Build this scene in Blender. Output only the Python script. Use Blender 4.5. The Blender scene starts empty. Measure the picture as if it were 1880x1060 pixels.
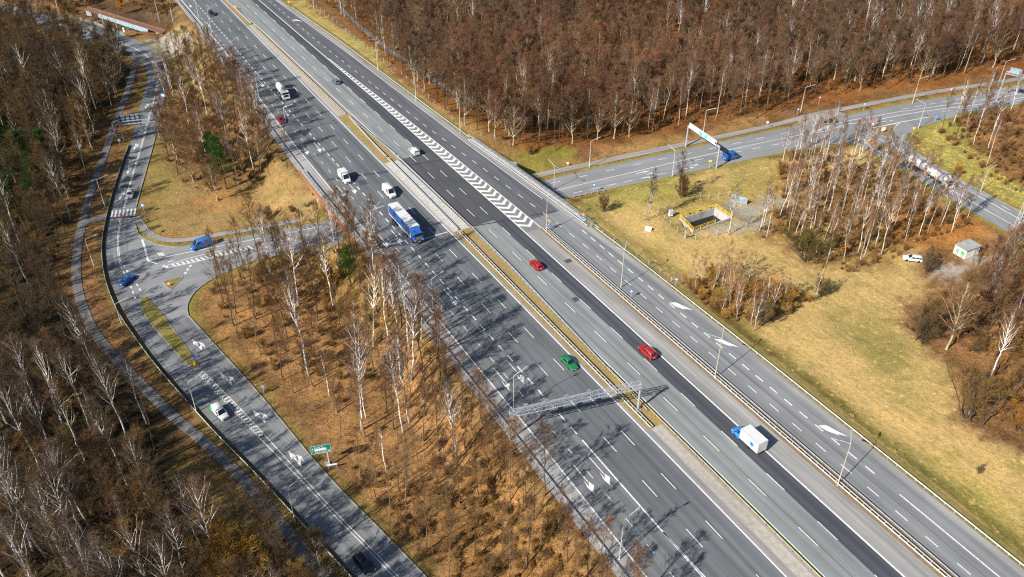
import bpy, bmesh, math, random
import numpy as np
from mathutils import Vector, Matrix
random.seed(7); RNG = np.random.default_rng(7)
SC = bpy.context.scene; COL = SC.collection
R = math.radians

# ------------------------------------------------------------------ camera
FPX, HOR, CAMH = 1560.0, 1110.0, 113.5          # focal length and horizon in pixels of the 1880 px photo, height in metres
PITCH = math.atan(HOR/FPX); CP, SP = math.cos(PITCH), math.sin(PITCH)
cam = bpy.data.cameras.new('camera'); camo = bpy.data.objects.new('camera', cam); COL.objects.link(camo)
cam.sensor_width = 36.0; cam.lens = FPX/1880*36.0; cam.clip_end = 9000; cam.clip_start = 1
camo.location = (0, 0, CAMH); camo.rotation_euler = (math.pi/2-PITCH, 0, 0)
SC.camera = camo
def P(px, py, z=0.0):
    u = (px-940)/FPX; v = -(py-530)/FPX
    d = np.array([u, CP+v*SP, -SP+v*CP]); t = (z-CAMH)/d[2]
    return np.array([0, 0, CAMH])+d*t
def proj(w):
    w = np.asarray(w, float); d = w-np.array([0, 0, CAMH])
    fw = d[..., 1]*CP-d[..., 2]*SP; up = d[..., 1]*SP+d[..., 2]*CP
    return 940+FPX*d[..., 0]/fw, 530-FPX*up/fw, fw

# ------------------------------------------------------------------ motorway frame: s along (growing towards the viewer), t across
HD = R(150); DV = np.array([math.sin(HD), math.cos(HD)]); NV = np.array([-math.cos(HD), math.sin(HD)])
HEAD = math.atan2(DV[1], DV[0])                  # z rotation of a vehicle driving along +s
def st(px, py, z=0.0):
    p = P(px, py, z)[:2]; return float(p@DV), float(p@NV)
def W(s, t, z=0.0):
    p = s*DV+t*NV; return np.array([p[0], p[1], z])
S0, S1 = -520, 20
def line(*k):
    ks = [a for a, _ in k]; ts = [b for _, b in k]
    return lambda s: np.interp(s, ks, ts)
L1 = line((-520,64),(-403,61.6),(-362,61.4),(-347,60.2),(-300,59.3),(-268,57.9),(-238,57),(-212,56.6),(-175,56.7),(-96,56.4),(-60,56),(20,55.4))
L2 = line((-520,63.6),(-331,63.2),(-281,61.6),(-237,60.3),(-150,60),(-96,59.8),(-60,59.1),(20,58))
L3 = line((-520,65.3),(-331,64.6),(-280,63.4),(-144,63.6),(-82,63.4),(-60,62.8),(20,61.5))
L4 = line((-520,68.5),(-331,67.4),(-280,66.9),(-110,67.0),(-60,66.7),(20,66.2))
L5 = line((-520,71.5),(-331,71),(-220,70.8),(-120,71),(-60,70.4),(20,69.8))
L6 = line((-520,74.9),(-331,74.6),(-220,74.5),(-130,74.8),(-60,74.3),(20,73.9))
L7 = line((-520,78.3),(-226,78.2),(-150,78.5),(-60,78.05),(20,77.6))
L8 = line((-520,80.6),(-373,81.3),(-340,82.2),(-256,83.4),(-223,83.9),(-167,84.5),(-146,84.3),(-120,83.4),(-60,83.25),(20,82.8))
L9 = line((-520,85.6),(-360,86.2),(-300,86.6),(-200,87.5),(-150,87.6),(-53,86.7),(20,86.2))
L10 = line((-520,89.6),(-380,90),(-200,91.1),(-110,91),(-43,90.25),(20,89.7))
L11 = line((-520,91.8),(-384,92.8),(-250,94.8),(-164,95),(-77,94.25),(-40,93.95),(20,93.4))
L12 = line((-520,91.8),(-330,93.6),(-295,94.7),(-255,96.6),(-215,98.2),(-172,99.3),(-157,99.7))
L13 = line((-520,96),(-373,96.6),(-316,97.3),(-272,98.8),(-227,100.4),(-193,102.4),(-163,104.1),(-145,104.6),(-110,103.95),(-36,103.3),(20,102.9))
L14 = line((-160,108.3),(-137,107.8),(-105,107.3),(-33,106.8),(20,106.4))
L15 = line((-520,95.5),(-380,99.5),(-300,103),(-210,106),(-154,108.9),(-118,110.6),(-32,110.2),(20,109.7))
G15 = line((-520,97.5),(-361,101.9),(-308,104.8),(-278,105.8),(-244,107),(-210,108.2),(-190,109.6),(-160,111),(-134,111.8),(-90,112),(-32,111.6),(20,111.1))
CLt = line((-247,81.8),(-224,81),(-138,80.2),(-86,79.7))
CRt = line((-247,81.8),(-212,84.0),(-167,84.1),(-146,83.9),(-120,82.9),(-86,81.7))
MLt = line((-158,99.7),(-37,99.4),(20,99.1)); MRt = line((-158,100.5),(-37,100.6),(20,100.3))
LOWZ = -6.0

# ------------------------------------------------------------------ low road outlines, traced in photo pixels on the plane z = LOWZ
A_L = [(-30,10),(32,28),(82,52),(150,72),(215,97),(250,105),(268,122),(272,142),(263,175),(250,220),(240,265),(225,310),(207,370),(199,405),(193,440),(192,465),(197,500),(207,530),(226,570),(249,607),(288,663),(357,742),(405,795),(475,865),(535,930),(583,982),(650,1055),(700,1110),(760,1180)]
A_R = [(-30,-2),(35,14),(70,22),(162,45),(230,66),(275,83),(300,108),(311,132),(307,162),(295,207),(282,265),(262,335),(250,380),(246,405),(248,440),(258,475),(280,515),(315,552),(346,580),(390,629),(470,716),(535,795),(582,852),(630,905),(720,995),(782,1060),(830,1110),(890,1175)]
B_U = [(225,520),(244,404),(253,427),(262,437),(287,450),(325,455),(347,452),(420,440),(610,405),(800,370),(987,335),(1100,308),(1240,279),(1300,266),(1410,243),(1477,228),(1560,210),(1660,190),(1785,171),(1880,155),(1990,137)]
B_L = [(322,592),(346,582),(343,568),(346,552),(362,530),(400,506),(470,478),(650,441),(850,403),(1030,367),(1165,337),(1315,306),(1410,285),(1500,268),(1560,262),(1600,245),(1660,226),(1706,215),(1785,205),(1880,190),(1990,172)]
C_POLY = [(1560,225),(1560,262),(1584,270),(1621,290),(1650,306),(1715,348),(1772,381),(1825,412),(1880,443),(1990,505),(1990,450),(1880,392),(1760,330),(1693,288),(1676,274),(1666,257),(1669,243),(1686,234),(1727,222),(1760,213),(1740,200),(1640,215)]
def lowpoly(px, z=LOWZ): return np.array([P(a, b, z)[:2] for a, b in px])
POLY_A = lowpoly(A_L+A_R[::-1]); POLY_B = lowpoly(B_U+B_L[::-1]); POLY_C = lowpoly(C_POLY)
PATH_L = [(255,98),(246,122),(240,150),(229,182),(213,222),(198,265),(184,308),(167,350),(153,402),(144,440),(139,490),(141,525),(150,560),(168,605),(200,645),(235,682),(280,727),(325,772),(368,805),(425,858),(468,902),(502,948),(535,985),(570,1030),(610,1085),(650,1150)]
WALK_L = [(249,398),(256,408),(266,422),(280,434),(300,441),(330,443),(420,428),(520,410),(600,394),(660,383)]
WALK_R = [(940,334),(985,323),(1090,300),(1180,281),(1290,258),(1400,235),(1462,219),(1490,211),(1560,198),(1690,173),(1830,152),(1960,130)]
TRACK = [(620,10),(655,45),(700,82),(750,118),(800,150),(850,180),(930,216),(1010,225),(1100,228),(1180,212)]
PATH_W = dict(l=2.6, wl=2.0, wr=2.6, t=2.2)
XLINK = [(150,412),(170,402),(196,400)]

def seg_dist(pts, pl, closed):
    pts = np.asarray(pts, float); d = np.full(len(pts), 1e9)
    n = len(pl); rng = range(n if closed else n-1)
    for i in rng:
        a = pl[i]; b = pl[(i+1) % n]; ab = b-a; L = ab@ab
        if L < 1e-9: continue
        t = np.clip(((pts-a)@ab)/L, 0, 1); q = a+t[:, None]*ab
        d = np.minimum(d, np.hypot(*(pts-q).T))
    return d
def inside(pts, pl):
    pts = np.asarray(pts, float); x, y = pts[:, 0], pts[:, 1]; r = np.zeros(len(pts), bool); n = len(pl); j = n-1
    for i in range(n):
        xi, yi = pl[i]; xj, yj = pl[j]
        c = ((yi > y) != (yj > y)) & (x < (xj-xi)*(y-yi)/(yj-yi+1e-12)+xi)
        r ^= c; j = i
    return r
def sdist(pts, pl):
    d = seg_dist(pts, pl, True); return np.where(inside(pts, pl), -d, d)
def sm(x): x = np.clip(x, 0, 1); return x*x*(3-2*x)
LOWPATHS = [(lowpoly(p), w/2) for p, w in ((PATH_L, 2.6), (WALK_L, 2.0), (WALK_R, 2.6), (XLINK, 3.0))]
RAV = np.array([[-190, 345], [-150, 352], [-118, 362], [-108, 372], [-130, 390], [-200, 378]])   # ravine of the railway, filled in below
RAV = np.array([P(a, b, LOWZ)[:2] for a, b in [(60,-20),(120,22),(180,32),(235,52),(250,58),(300,60),(330,38),(345,10),(340,-30)]])
def dlow(pts):
    d = sdist(pts, POLY_A); d = np.minimum(d, sdist(pts, POLY_B)); d = np.minimum(d, sdist(pts, POLY_C))
    for pl, w in LOWPATHS: d = np.minimum(d, seg_dist(pts, pl, False)-w)
    return d
def wob(x, y):
    return (np.sin(x*.21+1.3*np.sin(y*.13))*np.cos(y*.17+.7*np.sin(x*.11))*.5+np.sin(x*.053+y*.041)*.6+np.sin(x*.9+2*np.sin(y*.5))*.12)
def T(x, y):
    x = np.asarray(x, float); y = np.asarray(y, float); pts = np.stack([x.ravel(), y.ravel()], 1)
    s = pts@DV; t = pts@NV
    dl = (L1(s)-1.1)-t; dr = t-(G15(s)+1.0)
    far = sm((-185-s)/35)
    zl = LOWZ*sm(dl/13)
    zrn = -1.9*sm(dr/8)-(4.1)*sm((dr-8)/65)-0.75*np.exp(-((dr-3.6)/1.3)**2)*sm((s+125)/20)
    zrf = LOWZ*sm((dr-2)/44)
    zr = far*zrf+(1-far)*zrn
    m = (dl <= 0) & (dr <= 0)
    out = np.where(dl > 0, zl, np.where(dr > 0, zr, -0.12))
    dd = np.maximum(dl, dr)
    z = out+np.where(m, 0, wob(pts[:, 0], pts[:, 1])*.35*sm(dd/6))
    d = dlow(pts); low = LOWZ-.1
    dB = sdist(pts, POLY_B)
    zo = low+(z-low)*sm((d-.4)/(np.where(z > -4, 9, 4)))
    z = np.where(m, np.where(dB < 2.6, low, z), zo)
    dr_ = sdist(pts, RAV); z = np.where(m, z, z-5.0*sm(-dr_/7)*sm((d-1)/4))
    return z.reshape(x.shape)
def G(px, py):
    px = np.atleast_1d(np.asarray(px, float)); py = np.atleast_1d(np.asarray(py, float))
    z = np.full(px.shape, -5.0)
    for _ in range(14):
        u = (px-940)/FPX; v = -(py-530)/FPX; k = (z-CAMH)/(-SP+v*CP)
        x = u*k; y = (CP+v*SP)*k; z = .5*z+.5*T(x, y)
    z = T(x, y)
    return np.stack([x, y, z], 1)
def g1(px, py): return G([px], [py])[0]

# ------------------------------------------------------------------ materials
def mat(name, rgb=(.5,.5,.5), rough=.6, metal=0.0, spec=.5, coat=0.0, emit=None):
    m = bpy.data.materials.new(name); m.use_nodes = True; b = m.node_tree.nodes['Principled BSDF']
    b.inputs['Base Color'].default_value = (*rgb, 1); b.inputs['Roughness'].default_value = rough
    b.inputs['Metallic'].default_value = metal; b.inputs['Specular IOR Level'].default_value = spec
    b.inputs['Coat Weight'].default_value = coat
    return m
class NT:
    def __init__(s, m): s.m = m; s.t = m.node_tree; s.b = s.t.nodes['Principled BSDF']
    def n(s, kind, **kw):
        x = s.t.nodes.new(kind)
        for k, v in kw.items(): setattr(x, k, v)
        return x
    def l(s, a, b): s.t.links.new(a, b)
    def noise(s, vec, scale, detail=3, rough=.55, dim='3D'):
        x = s.n('ShaderNodeTexNoise'); x.noise_dimensions = dim; x.inputs['Scale'].default_value = scale; x.inputs['Detail'].default_value = detail; x.inputs['Roughness'].default_value = rough
        if vec is not None: s.l(vec, x.inputs['Vector'])
        return x.outputs['Fac']
    def mapv(s, vec, scale=(1,1,1), loc=(0,0,0)):
        x = s.n('ShaderNodeMapping'); x.inputs['Scale'].default_value = scale; x.inputs['Location'].default_value = loc; s.l(vec, x.inputs['Vector']); return x.outputs['Vector']
    def ramp(s, f, stops):
        x = s.n('ShaderNodeValToRGB'); e = x.color_ramp.elements
        while len(e) < len(stops): e.new(.5)
        for q, (p, c) in zip(e, stops): q.position = p; q.color = (*c, 1) if len(c) == 3 else c
        s.l(f, x.inputs['Fac']); return x.outputs['Color']
    def mix(s, f, a, b, mode='MIX'):
        x = s.n('ShaderNodeMix'); x.data_type = 'RGBA'; x.blend_type = mode
        for k, v in ((0, f), (6, a), (7, b)):
            if hasattr(v, 'is_linked'): s.l(v, x.inputs[k])
            elif isinstance(v, (int, float)): x.inputs[k].default_value = v if k == 0 else (v, v, v, 1)
            else: x.inputs[k].default_value = (*v, 1)
        return x.outputs[2]
    def mul(s, a, b): return s.mix(1.0, a, b, 'MULTIPLY')
    def math(s, op, a, b=0.0):
        x = s.n('ShaderNodeMath'); x.operation = op
        for k, v in ((0, a), (1, b)):
            if hasattr(v, 'is_linked'): s.l(v, x.inputs[k])
            else: x.inputs[k].default_value = v
        return x.outputs[0]
    def bump(s, h, strength=.4, dist=.05):
        x = s.n('ShaderNodeBump'); x.inputs['Strength'].default_value = strength; x.inputs['Distance'].default_value = dist
        s.l(h, x.inputs['Height']); s.l(x.outputs['Normal'], s.b.inputs['Normal'])
    def col(s, c): s.l(c, s.b.inputs['Base Color'])
    def pos(s): return s.n('ShaderNodeNewGeometry').outputs['Position']
    def uv(s): return s.n('ShaderNodeUVMap').outputs['UV']
def g3(v): return (v, v, v)

def asphalt(name, c, streak=.25, patch=.25, u0=None, lane=3.75, wheel=.13):
    m = mat(name, c, .85, 0, .25); k = NT(m); uv = k.uv(); pos = k.pos()
    st_ = k.noise(k.mapv(uv, (1.6, .012, 1)), 1.0, 4, .6)
    st2 = k.noise(k.mapv(uv, (.5, .03, 1), (7, 3, 0)), 1.0, 3, .6)
    f = k.ramp(st_, [(.3, g3(1-streak)), (.7, g3(1+streak*.6))])
    g = k.ramp(st2, [(.3, g3(1-patch)), (.72, g3(1+patch*.5))])
    fine = k.ramp(k.noise(pos, 5.0, 5, .75), [(.3, g3(.8)), (.7, g3(1.2))])
    big = k.ramp(k.noise(pos, .06, 3, .6), [(.3, g3(.88)), (.7, g3(1.1))])
    c1 = k.mul(k.mul(k.mul(k.mul(c, f), g), fine), big)
    if u0 is not None:
        sx = k.n('ShaderNodeSeparateXYZ'); k.l(uv, sx.inputs[0]); ph = k.math('MULTIPLY', k.math('SUBTRACT', sx.outputs[0], u0), 4*math.pi/lane)
        tr_ = k.math('MULTIPLY', k.math('MULTIPLY', k.math('COSINE', ph), -wheel), k.noise(k.mapv(uv, (.35, .02, 1)), 1.0, 3, .6)); ph2 = k.math('MULTIPLY', k.math('COSINE', k.math('MULTIPLY', ph, .5)), .05)
        cmb = k.n('ShaderNodeCombineXYZ'); v_ = k.math('ADD', k.math('ADD', tr_, ph2), 1.0)
        for q in range(3): k.l(v_, cmb.inputs[q])
        c1 = k.mul(c1, cmb.outputs[0])
    k.col(c1); k.bump(k.noise(pos, 30, 3, .7), .15, .01)
    return m
M = {}
M['asph_mid'] = asphalt('asphalt_motorway_grey', (.128,.137,.145), .2, .24, 67.0, 3.78)
M['asph_light'] = asphalt('asphalt_motorway_worn', (.222,.234,.233), .14, .18, 83.4, 3.75)
M['asph_dark'] = asphalt('asphalt_fresh_dark', (.066,.070,.083), .2, .14, 90.8, 3.6, .2)
M['asph_ramp'] = asphalt('asphalt_slip_lane', (.205,.212,.217), .16, .2, 100.4, 3.5)
M['asph_rampfar'] = asphalt('asphalt_slip_lane_dark', (.108,.113,.124), .18, .18, 100.4, 3.6)
M['asph_bridge'] = asphalt('asphalt_bridge_deck', (.078,.080,.087), .2, .2)
M['asph_exit'] = asphalt('asphalt_exit_lane', (.150,.157,.163), .2, .28, 60.0, 3.6)
M['shoulder'] = asphalt('asphalt_pale_shoulder', (.285,.277,.268), .15, .3)
M['gore'] = asphalt('asphalt_gore', (.215,.213,.208), .15, .3)
M['asph_low'] = asphalt('asphalt_side_road', (.185,.192,.198), .2, .2)
M['asph_cross'] = asphalt('asphalt_crossing_road', (.235,.24,.246), .14, .16)
M['path'] = asphalt('path_paving', (.155,.150,.145), .1, .4)
M['path_pale'] = asphalt('footway_paving', (.30,.285,.262), .1, .3)
M['tar'] = mat('tar_seam', (.035,.036,.04), .7)

def paint(name, c, wear=.35):
    m = mat(name, c, .7, 0, .3); k = NT(m); p = k.pos()
    w = k.ramp(k.noise(p, 2.2, 5, .75), [(.32, g3(1-wear)), (.55, g3(1.0))])
    k.col(k.mul(c, w)); return m
M['white'] = paint('road_paint_white', (.72,.72,.70), .42)
M['whiteworn'] = paint('road_paint_worn', (.62,.61,.57), .55)
M['redpaint'] = paint('road_paint_red', (.25,.06,.05), .4)

def pale_median():
    m = mat('median_sand', (.42,.37,.30), .95, 0, .1); k = NT(m); p = k.pos(); uv = k.uv()
    n = k.noise(p, 1.1, 5, .7); n2 = k.noise(k.mapv(uv, (.8,.05,1)), 1, 4, .65)
    c = k.ramp(n, [(.3, (.29,.262,.228)), (.5, (.365,.335,.295)), (.72, (.44,.41,.37))])
    k.col(k.mul(c, k.ramp(n2, [(.3, g3(.84)), (.65, g3(1.06))]))); k.bump(n, .4, .05); return m
M['median_sand'] = pale_median()
def conc(name, c, stain=.3):
    m = mat(name, c, .9, 0, .2); k = NT(m); p = k.pos()
    a = k.ramp(k.noise(k.mapv(p, (1,1,.25)), .9, 5, .65), [(.3, g3(1-stain)), (.65, g3(1.08))])
    b = k.ramp(k.noise(p, 9, 3, .6), [(.3, g3(.9)), (.7, g3(1.08))])
    k.col(k.mul(k.mul(c, a), b)); k.bump(k.noise(p, 14, 3), .2, .02); return m
M['concrete'] = conc('concrete', (.46,.44,.41)); M['concrete_pale'] = conc('concrete_pale', (.47,.455,.42), .35); M['kerb'] = conc('kerb_concrete', (.29,.275,.25))
M['roofing'] = conc('roofing_felt', (.34,.34,.33), .25); M['plaster'] = conc('white_plaster', (.78,.78,.76), .12)
def grassmat(name, c1, c2, c3, sc=1.2):
    m = mat(name, c1, .95, 0, .1); k = NT(m); p = k.pos()
    n = k.noise(p, sc, 6, .72); n2 = k.noise(p, sc*.16, 4, .6)
    c = k.mix(k.ramp(n2, [(.35, g3(0)), (.65, g3(1))]), k.ramp(n, [(.3, tuple(x*.62 for x in c1)), (.65, c1)]), k.ramp(n, [(.3, tuple(x*.6 for x in c2)), (.65, c2)]))
    c = k.mix(k.ramp(k.noise(p, sc*3.1, 4, .7), [(.5, g3(0)), (.68, g3(.8))]), c, c3)
    k.col(c); k.bump(n, .8, .2); return m
M['verge_dry'] = grassmat('grass_verge_dry', (.36,.245,.10), (.28,.21,.07), (.40,.32,.17))
M['verge_green'] = grassmat('grass_verge_green', (.19,.165,.04), (.29,.22,.08), (.14,.13,.035))
M['verge_brown'] = grassmat('grass_verge_brown', (.22,.145,.075), (.28,.2,.1), (.34,.27,.17), 2.2)

def metal(name, c, rough=.45, mt=.6, dirt=.25):
    m = mat(name, c, rough, mt); k = NT(m); p = k.pos()
    k.col(k.mul(c, k.ramp(k.noise(p, 1.7, 4, .65), [(.3, g3(1-dirt)), (.65, g3(1.05))]))); return m
M['steel'] = metal('galvanised_steel', (.56,.57,.58), .5, .35)
M['steel_dark'] = metal('galvanised_steel_weathered', (.30,.32,.34), .55, .35)
M['gantry'] = metal('galvanised_gantry', (.45,.48,.52), .45, .3, .15)
M['pole'] = metal('galvanised_pole', (.60,.60,.57), .5, .25, .2)
M['pole_tan'] = metal('weathered_pole', (.50,.44,.32), .6, .1, .2)
M['lamp'] = mat('lamp_housing', (.30,.34,.38), .4, .2)
M['rust'] = metal('rust_orange_beam', (.42,.155,.065), .75, .0, .35)
M['rustbrown'] = metal('rusty_girder', (.20,.10,.06), .8, 0, .55)
M['bluesteel'] = metal('pale_blue_girder', (.42,.53,.62), .55, .2, .3)
M['yellow'] = metal('yellow_paint', (.75,.47,.02), .5, 0, .12)
M['yellowrail'] = metal('yellow_rail', (.58,.42,.09), .6, 0, .3)
M['signblue'] = mat('sign_blue', (.03,.17,.52), .4); M['signred'] = mat('sign_red', (.6,.04,.03), .4)
M['signwhite'] = mat('sign_white', (.8,.8,.8), .45); M['signgreen'] = mat('sign_green', (.005,.21,.15), .4)
M['signmint'] = mat('sign_mint', (.05,.5,.40), .4)
M['boardblue'] = mat('board_pale_blue', (.48,.56,.64), .45); M['signback'] = metal('sign_back', (.30,.40,.47), .5, .3, .3); M['signorange'] = mat('sign_orange', (.75,.32,.02), .45)
M['signyellow'] = mat('sign_yellow', (.8,.55,.03), .45)
M['black'] = mat('black_rubber', (.02,.02,.021), .85, 0, .2); M['blackpl'] = mat('black_plastic', (.025,.026,.028), .5)
M['rim'] = mat('alloy_rim', (.45,.46,.48), .35, .7); M['steelrim'] = mat('white_rim', (.6,.6,.6), .5, .2)
M['glass'] = mat('car_glass', (.012,.018,.026), .06, 0, .8, 0)
M['headl'] = mat('headlight_lens', (.75,.78,.8), .12, 0, .7); M['taill'] = mat('taillight_lens', (.5,.015,.012), .2, 0, .6)
M['chassis'] = mat('chassis_black', (.035,.036,.04), .7)
M['water'] = mat('dark_water', (.012,.011,.010), .12, 0, .5)
M['wire'] = mat('wire', (.2,.2,.2), .6, .3); M['wood'] = mat('fence_wood', (.42,.38,.32), .85)
def carpaint(name, c, met=.0):
    m = mat(name, c, .4, met, .4, .35); m.node_tree.nodes['Principled BSDF'].inputs['Coat Roughness'].default_value = .08
    k = NT(m); p = k.pos(); k.col(k.mul(c, k.ramp(k.noise(p, 2.5, 4, .7), [(.3, g3(.9)), (.65, g3(1.03))]))); return m
CP_ = {n: carpaint('paint_'+n, c, mt) for n, c, mt in [('white',(.62,.62,.615),0),('red',(.36,.010,.008),0),('darkred',(.30,.012,.03),.2),('green',(.016,.18,.07),.1),('blue',(.012,.09,.36),.1),('vanblue',(.035,.15,.42),.1),
      ('navy',(.012,.018,.035),.3),('black',(.010,.011,.016),.2),('greyblue',(.14,.21,.29),.4),('truckblue',(.022,.12,.42),0),('tarpblue',(.010,.065,.30),0),('boxwhite',(.60,.60,.585),0),('drum',(.66,.65,.62),0),('tank',(.78,.78,.76),.1),('lime',(.02,.5,.09),0),('skyblue',(.03,.22,.58),0)]}

# ------------------------------------------------------------------ mesh helpers
class MB:
    def __init__(s): s.v = []; s.f = []; s.uv = []; s.mi = []; s.cur = 0
    def add(s, vs, fs, uvs=None):
        o = len(s.v); s.v.extend([tuple(map(float, q)) for q in vs])
        for i, f in enumerate(fs):
            s.f.append(tuple(o+k for k in f)); s.mi.append(s.cur)
            s.uv.append(uvs[i] if uvs else None)
    def box(s, lo, hi, rot=None):
        x0,y0,z0 = lo; x1,y1,z1 = hi
        s.add([(x0,y0,z0),(x1,y0,z0),(x1,y1,z0),(x0,y1,z0),(x0,y0,z1),(x1,y0,z1),(x1,y1,z1),(x0,y1,z1)], [(0,3,2,1),(4,5,6,7),(0,1,5,4),(1,2,6,5),(2,3,7,6),(3,0,4,7)])
    def beam(s, a, b, w, h, up=(0,0,1)):
        a = np.array(a, float); b = np.array(b, float); d = b-a; L = np.linalg.norm(d)
        if L < 1e-6: return
        d = d/L; u = np.array(up, float)
        if abs(d@u) > .95: u = np.array([1., 0, 0])
        r = np.cross(d, u); r /= np.linalg.norm(r); u = np.cross(r, d)
        vs = [p+r*sx*w/2+u*sy*h/2 for p in (a, b) for sx, sy in ((-1,-1),(1,-1),(1,1),(-1,1))]
        s.add(vs, [(0,1,2,3),(7,6,5,4),(0,4,5,1),(1,5,6,2),(2,6,7,3),(3,7,4,0)])
    def tube(s, pts, rad, n=6, cap=True):
        pts = np.array(pts, float); m = len(pts); rad = np.broadcast_to(np.array(rad, float), (m,))
        d = np.gradient(pts, axis=0); d /= np.linalg.norm(d, axis=1)[:, None]+1e-9
        ref = np.array([0, 0, 1.]) if abs(d[0][2]) < .9 else np.array([1., 0, 0]); vs = []
        for i in range(m):
            r = np.cross(d[i], ref); r /= np.linalg.norm(r)+1e-9; u = np.cross(r, d[i])
            for k in range(n):
                a = 2*math.pi*k/n; vs.append(pts[i]+(r*math.cos(a)+u*math.sin(a))*rad[i])
        fs = [(i*n+k, i*n+(k+1) % n, (i+1)*n+(k+1) % n, (i+1)*n+k) for i in range(m-1) for k in range(n)]
        if cap: fs += [tuple(range(n))[::-1], tuple((m-1)*n+k for k in range(n))]
        s.add(vs, fs)
    def lathe(s, prof, n=12, axis='z', origin=(0,0,0)):
        vs = []
        for r, h in prof:
            for k in range(n):
                a = 2*math.pi*k/n; c, d = r*math.cos(a), r*math.sin(a)
                q = (c, d, h) if axis == 'z' else ((h, c, d) if axis == 'x' else (c, h, d))
                vs.append(tuple(q[i]+origin[i] for i in range(3)))
        m = len(prof)
        fs = [(i*n+k, i*n+(k+1) % n, (i+1)*n+(k+1) % n, (i+1)*n+k) for i in range(m-1) for k in range(n)]
        fs += [tuple(range(n))[::-1], tuple((m-1)*n+k for k in range(n))]
        s.add(vs, fs)
    def build(s, name, mats, parent=None, smooth=None, world=False, fixn=True):
        me = bpy.data.meshes.new(name); v = s.v
        if parent is not None and world:
            mw = Matrix(); q_ = parent
            while q_ is not None: mw = q_.matrix_basis@mw; q_ = q_.parent
            inv = mw.inverted(); v = [tuple(inv@Vector(q)) for q in v]
        me.from_pydata(v, [], s.f)
        for m in (mats if isinstance(mats, (list, tuple)) else [mats]): me.materials.append(m)
        if any(s.mi): me.polygons.foreach_set('material_index', s.mi)
        if any(u is not None for u in s.uv):
            l = me.uv_layers.new(name='UVMap'); flat = []
            for f, u in zip(s.f, s.uv):
                for k in range(len(f)): flat.extend(u[k] if u else (0, 0))
            l.data.foreach_set('uv', flat)
        if fixn:
            bm = bmesh.new(); bm.from_mesh(me); bmesh.ops.recalc_face_normals(bm, faces=bm.faces); bm.to_mesh(me); bm.free()
        if smooth is not None:
            me.polygons.foreach_set('use_smooth', [True]*len(me.polygons)); me.set_sharp_from_angle(angle=R(smooth))
        me.update()
        o = bpy.data.objects.new(name, me); COL.objects.link(o)
        if parent is not None: o.parent = parent
        return o
def tag(o, label=None, cat=None, group=None, kind=None):
    if label: o['label'] = label
    if cat: o['category'] = cat
    if group: o['group'] = group
    if kind: o['kind'] = kind
    return o
def thing(name, label, cat, loc=(0,0,0), rz=0.0, group=None):
    o = bpy.data.objects.new(name, None); COL.objects.link(o); o.empty_display_size = .3
    o.location = tuple(float(x) for x in loc); o.rotation_euler = (0, 0, rz)
    o.matrix_basis = Matrix.Translation(o.location)@Matrix.Rotation(rz, 4, 'Z')
    return tag(o, label, cat, group)
def kids(o): return [c for c in bpy.data.objects if c.parent == o]
def struct(mb, name, m, **kw): return tag(mb.build(name, m, **kw), kind='structure')
def dup(o, parent):
    c = o.copy(); COL.objects.link(c); c.parent = parent; return c

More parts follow.
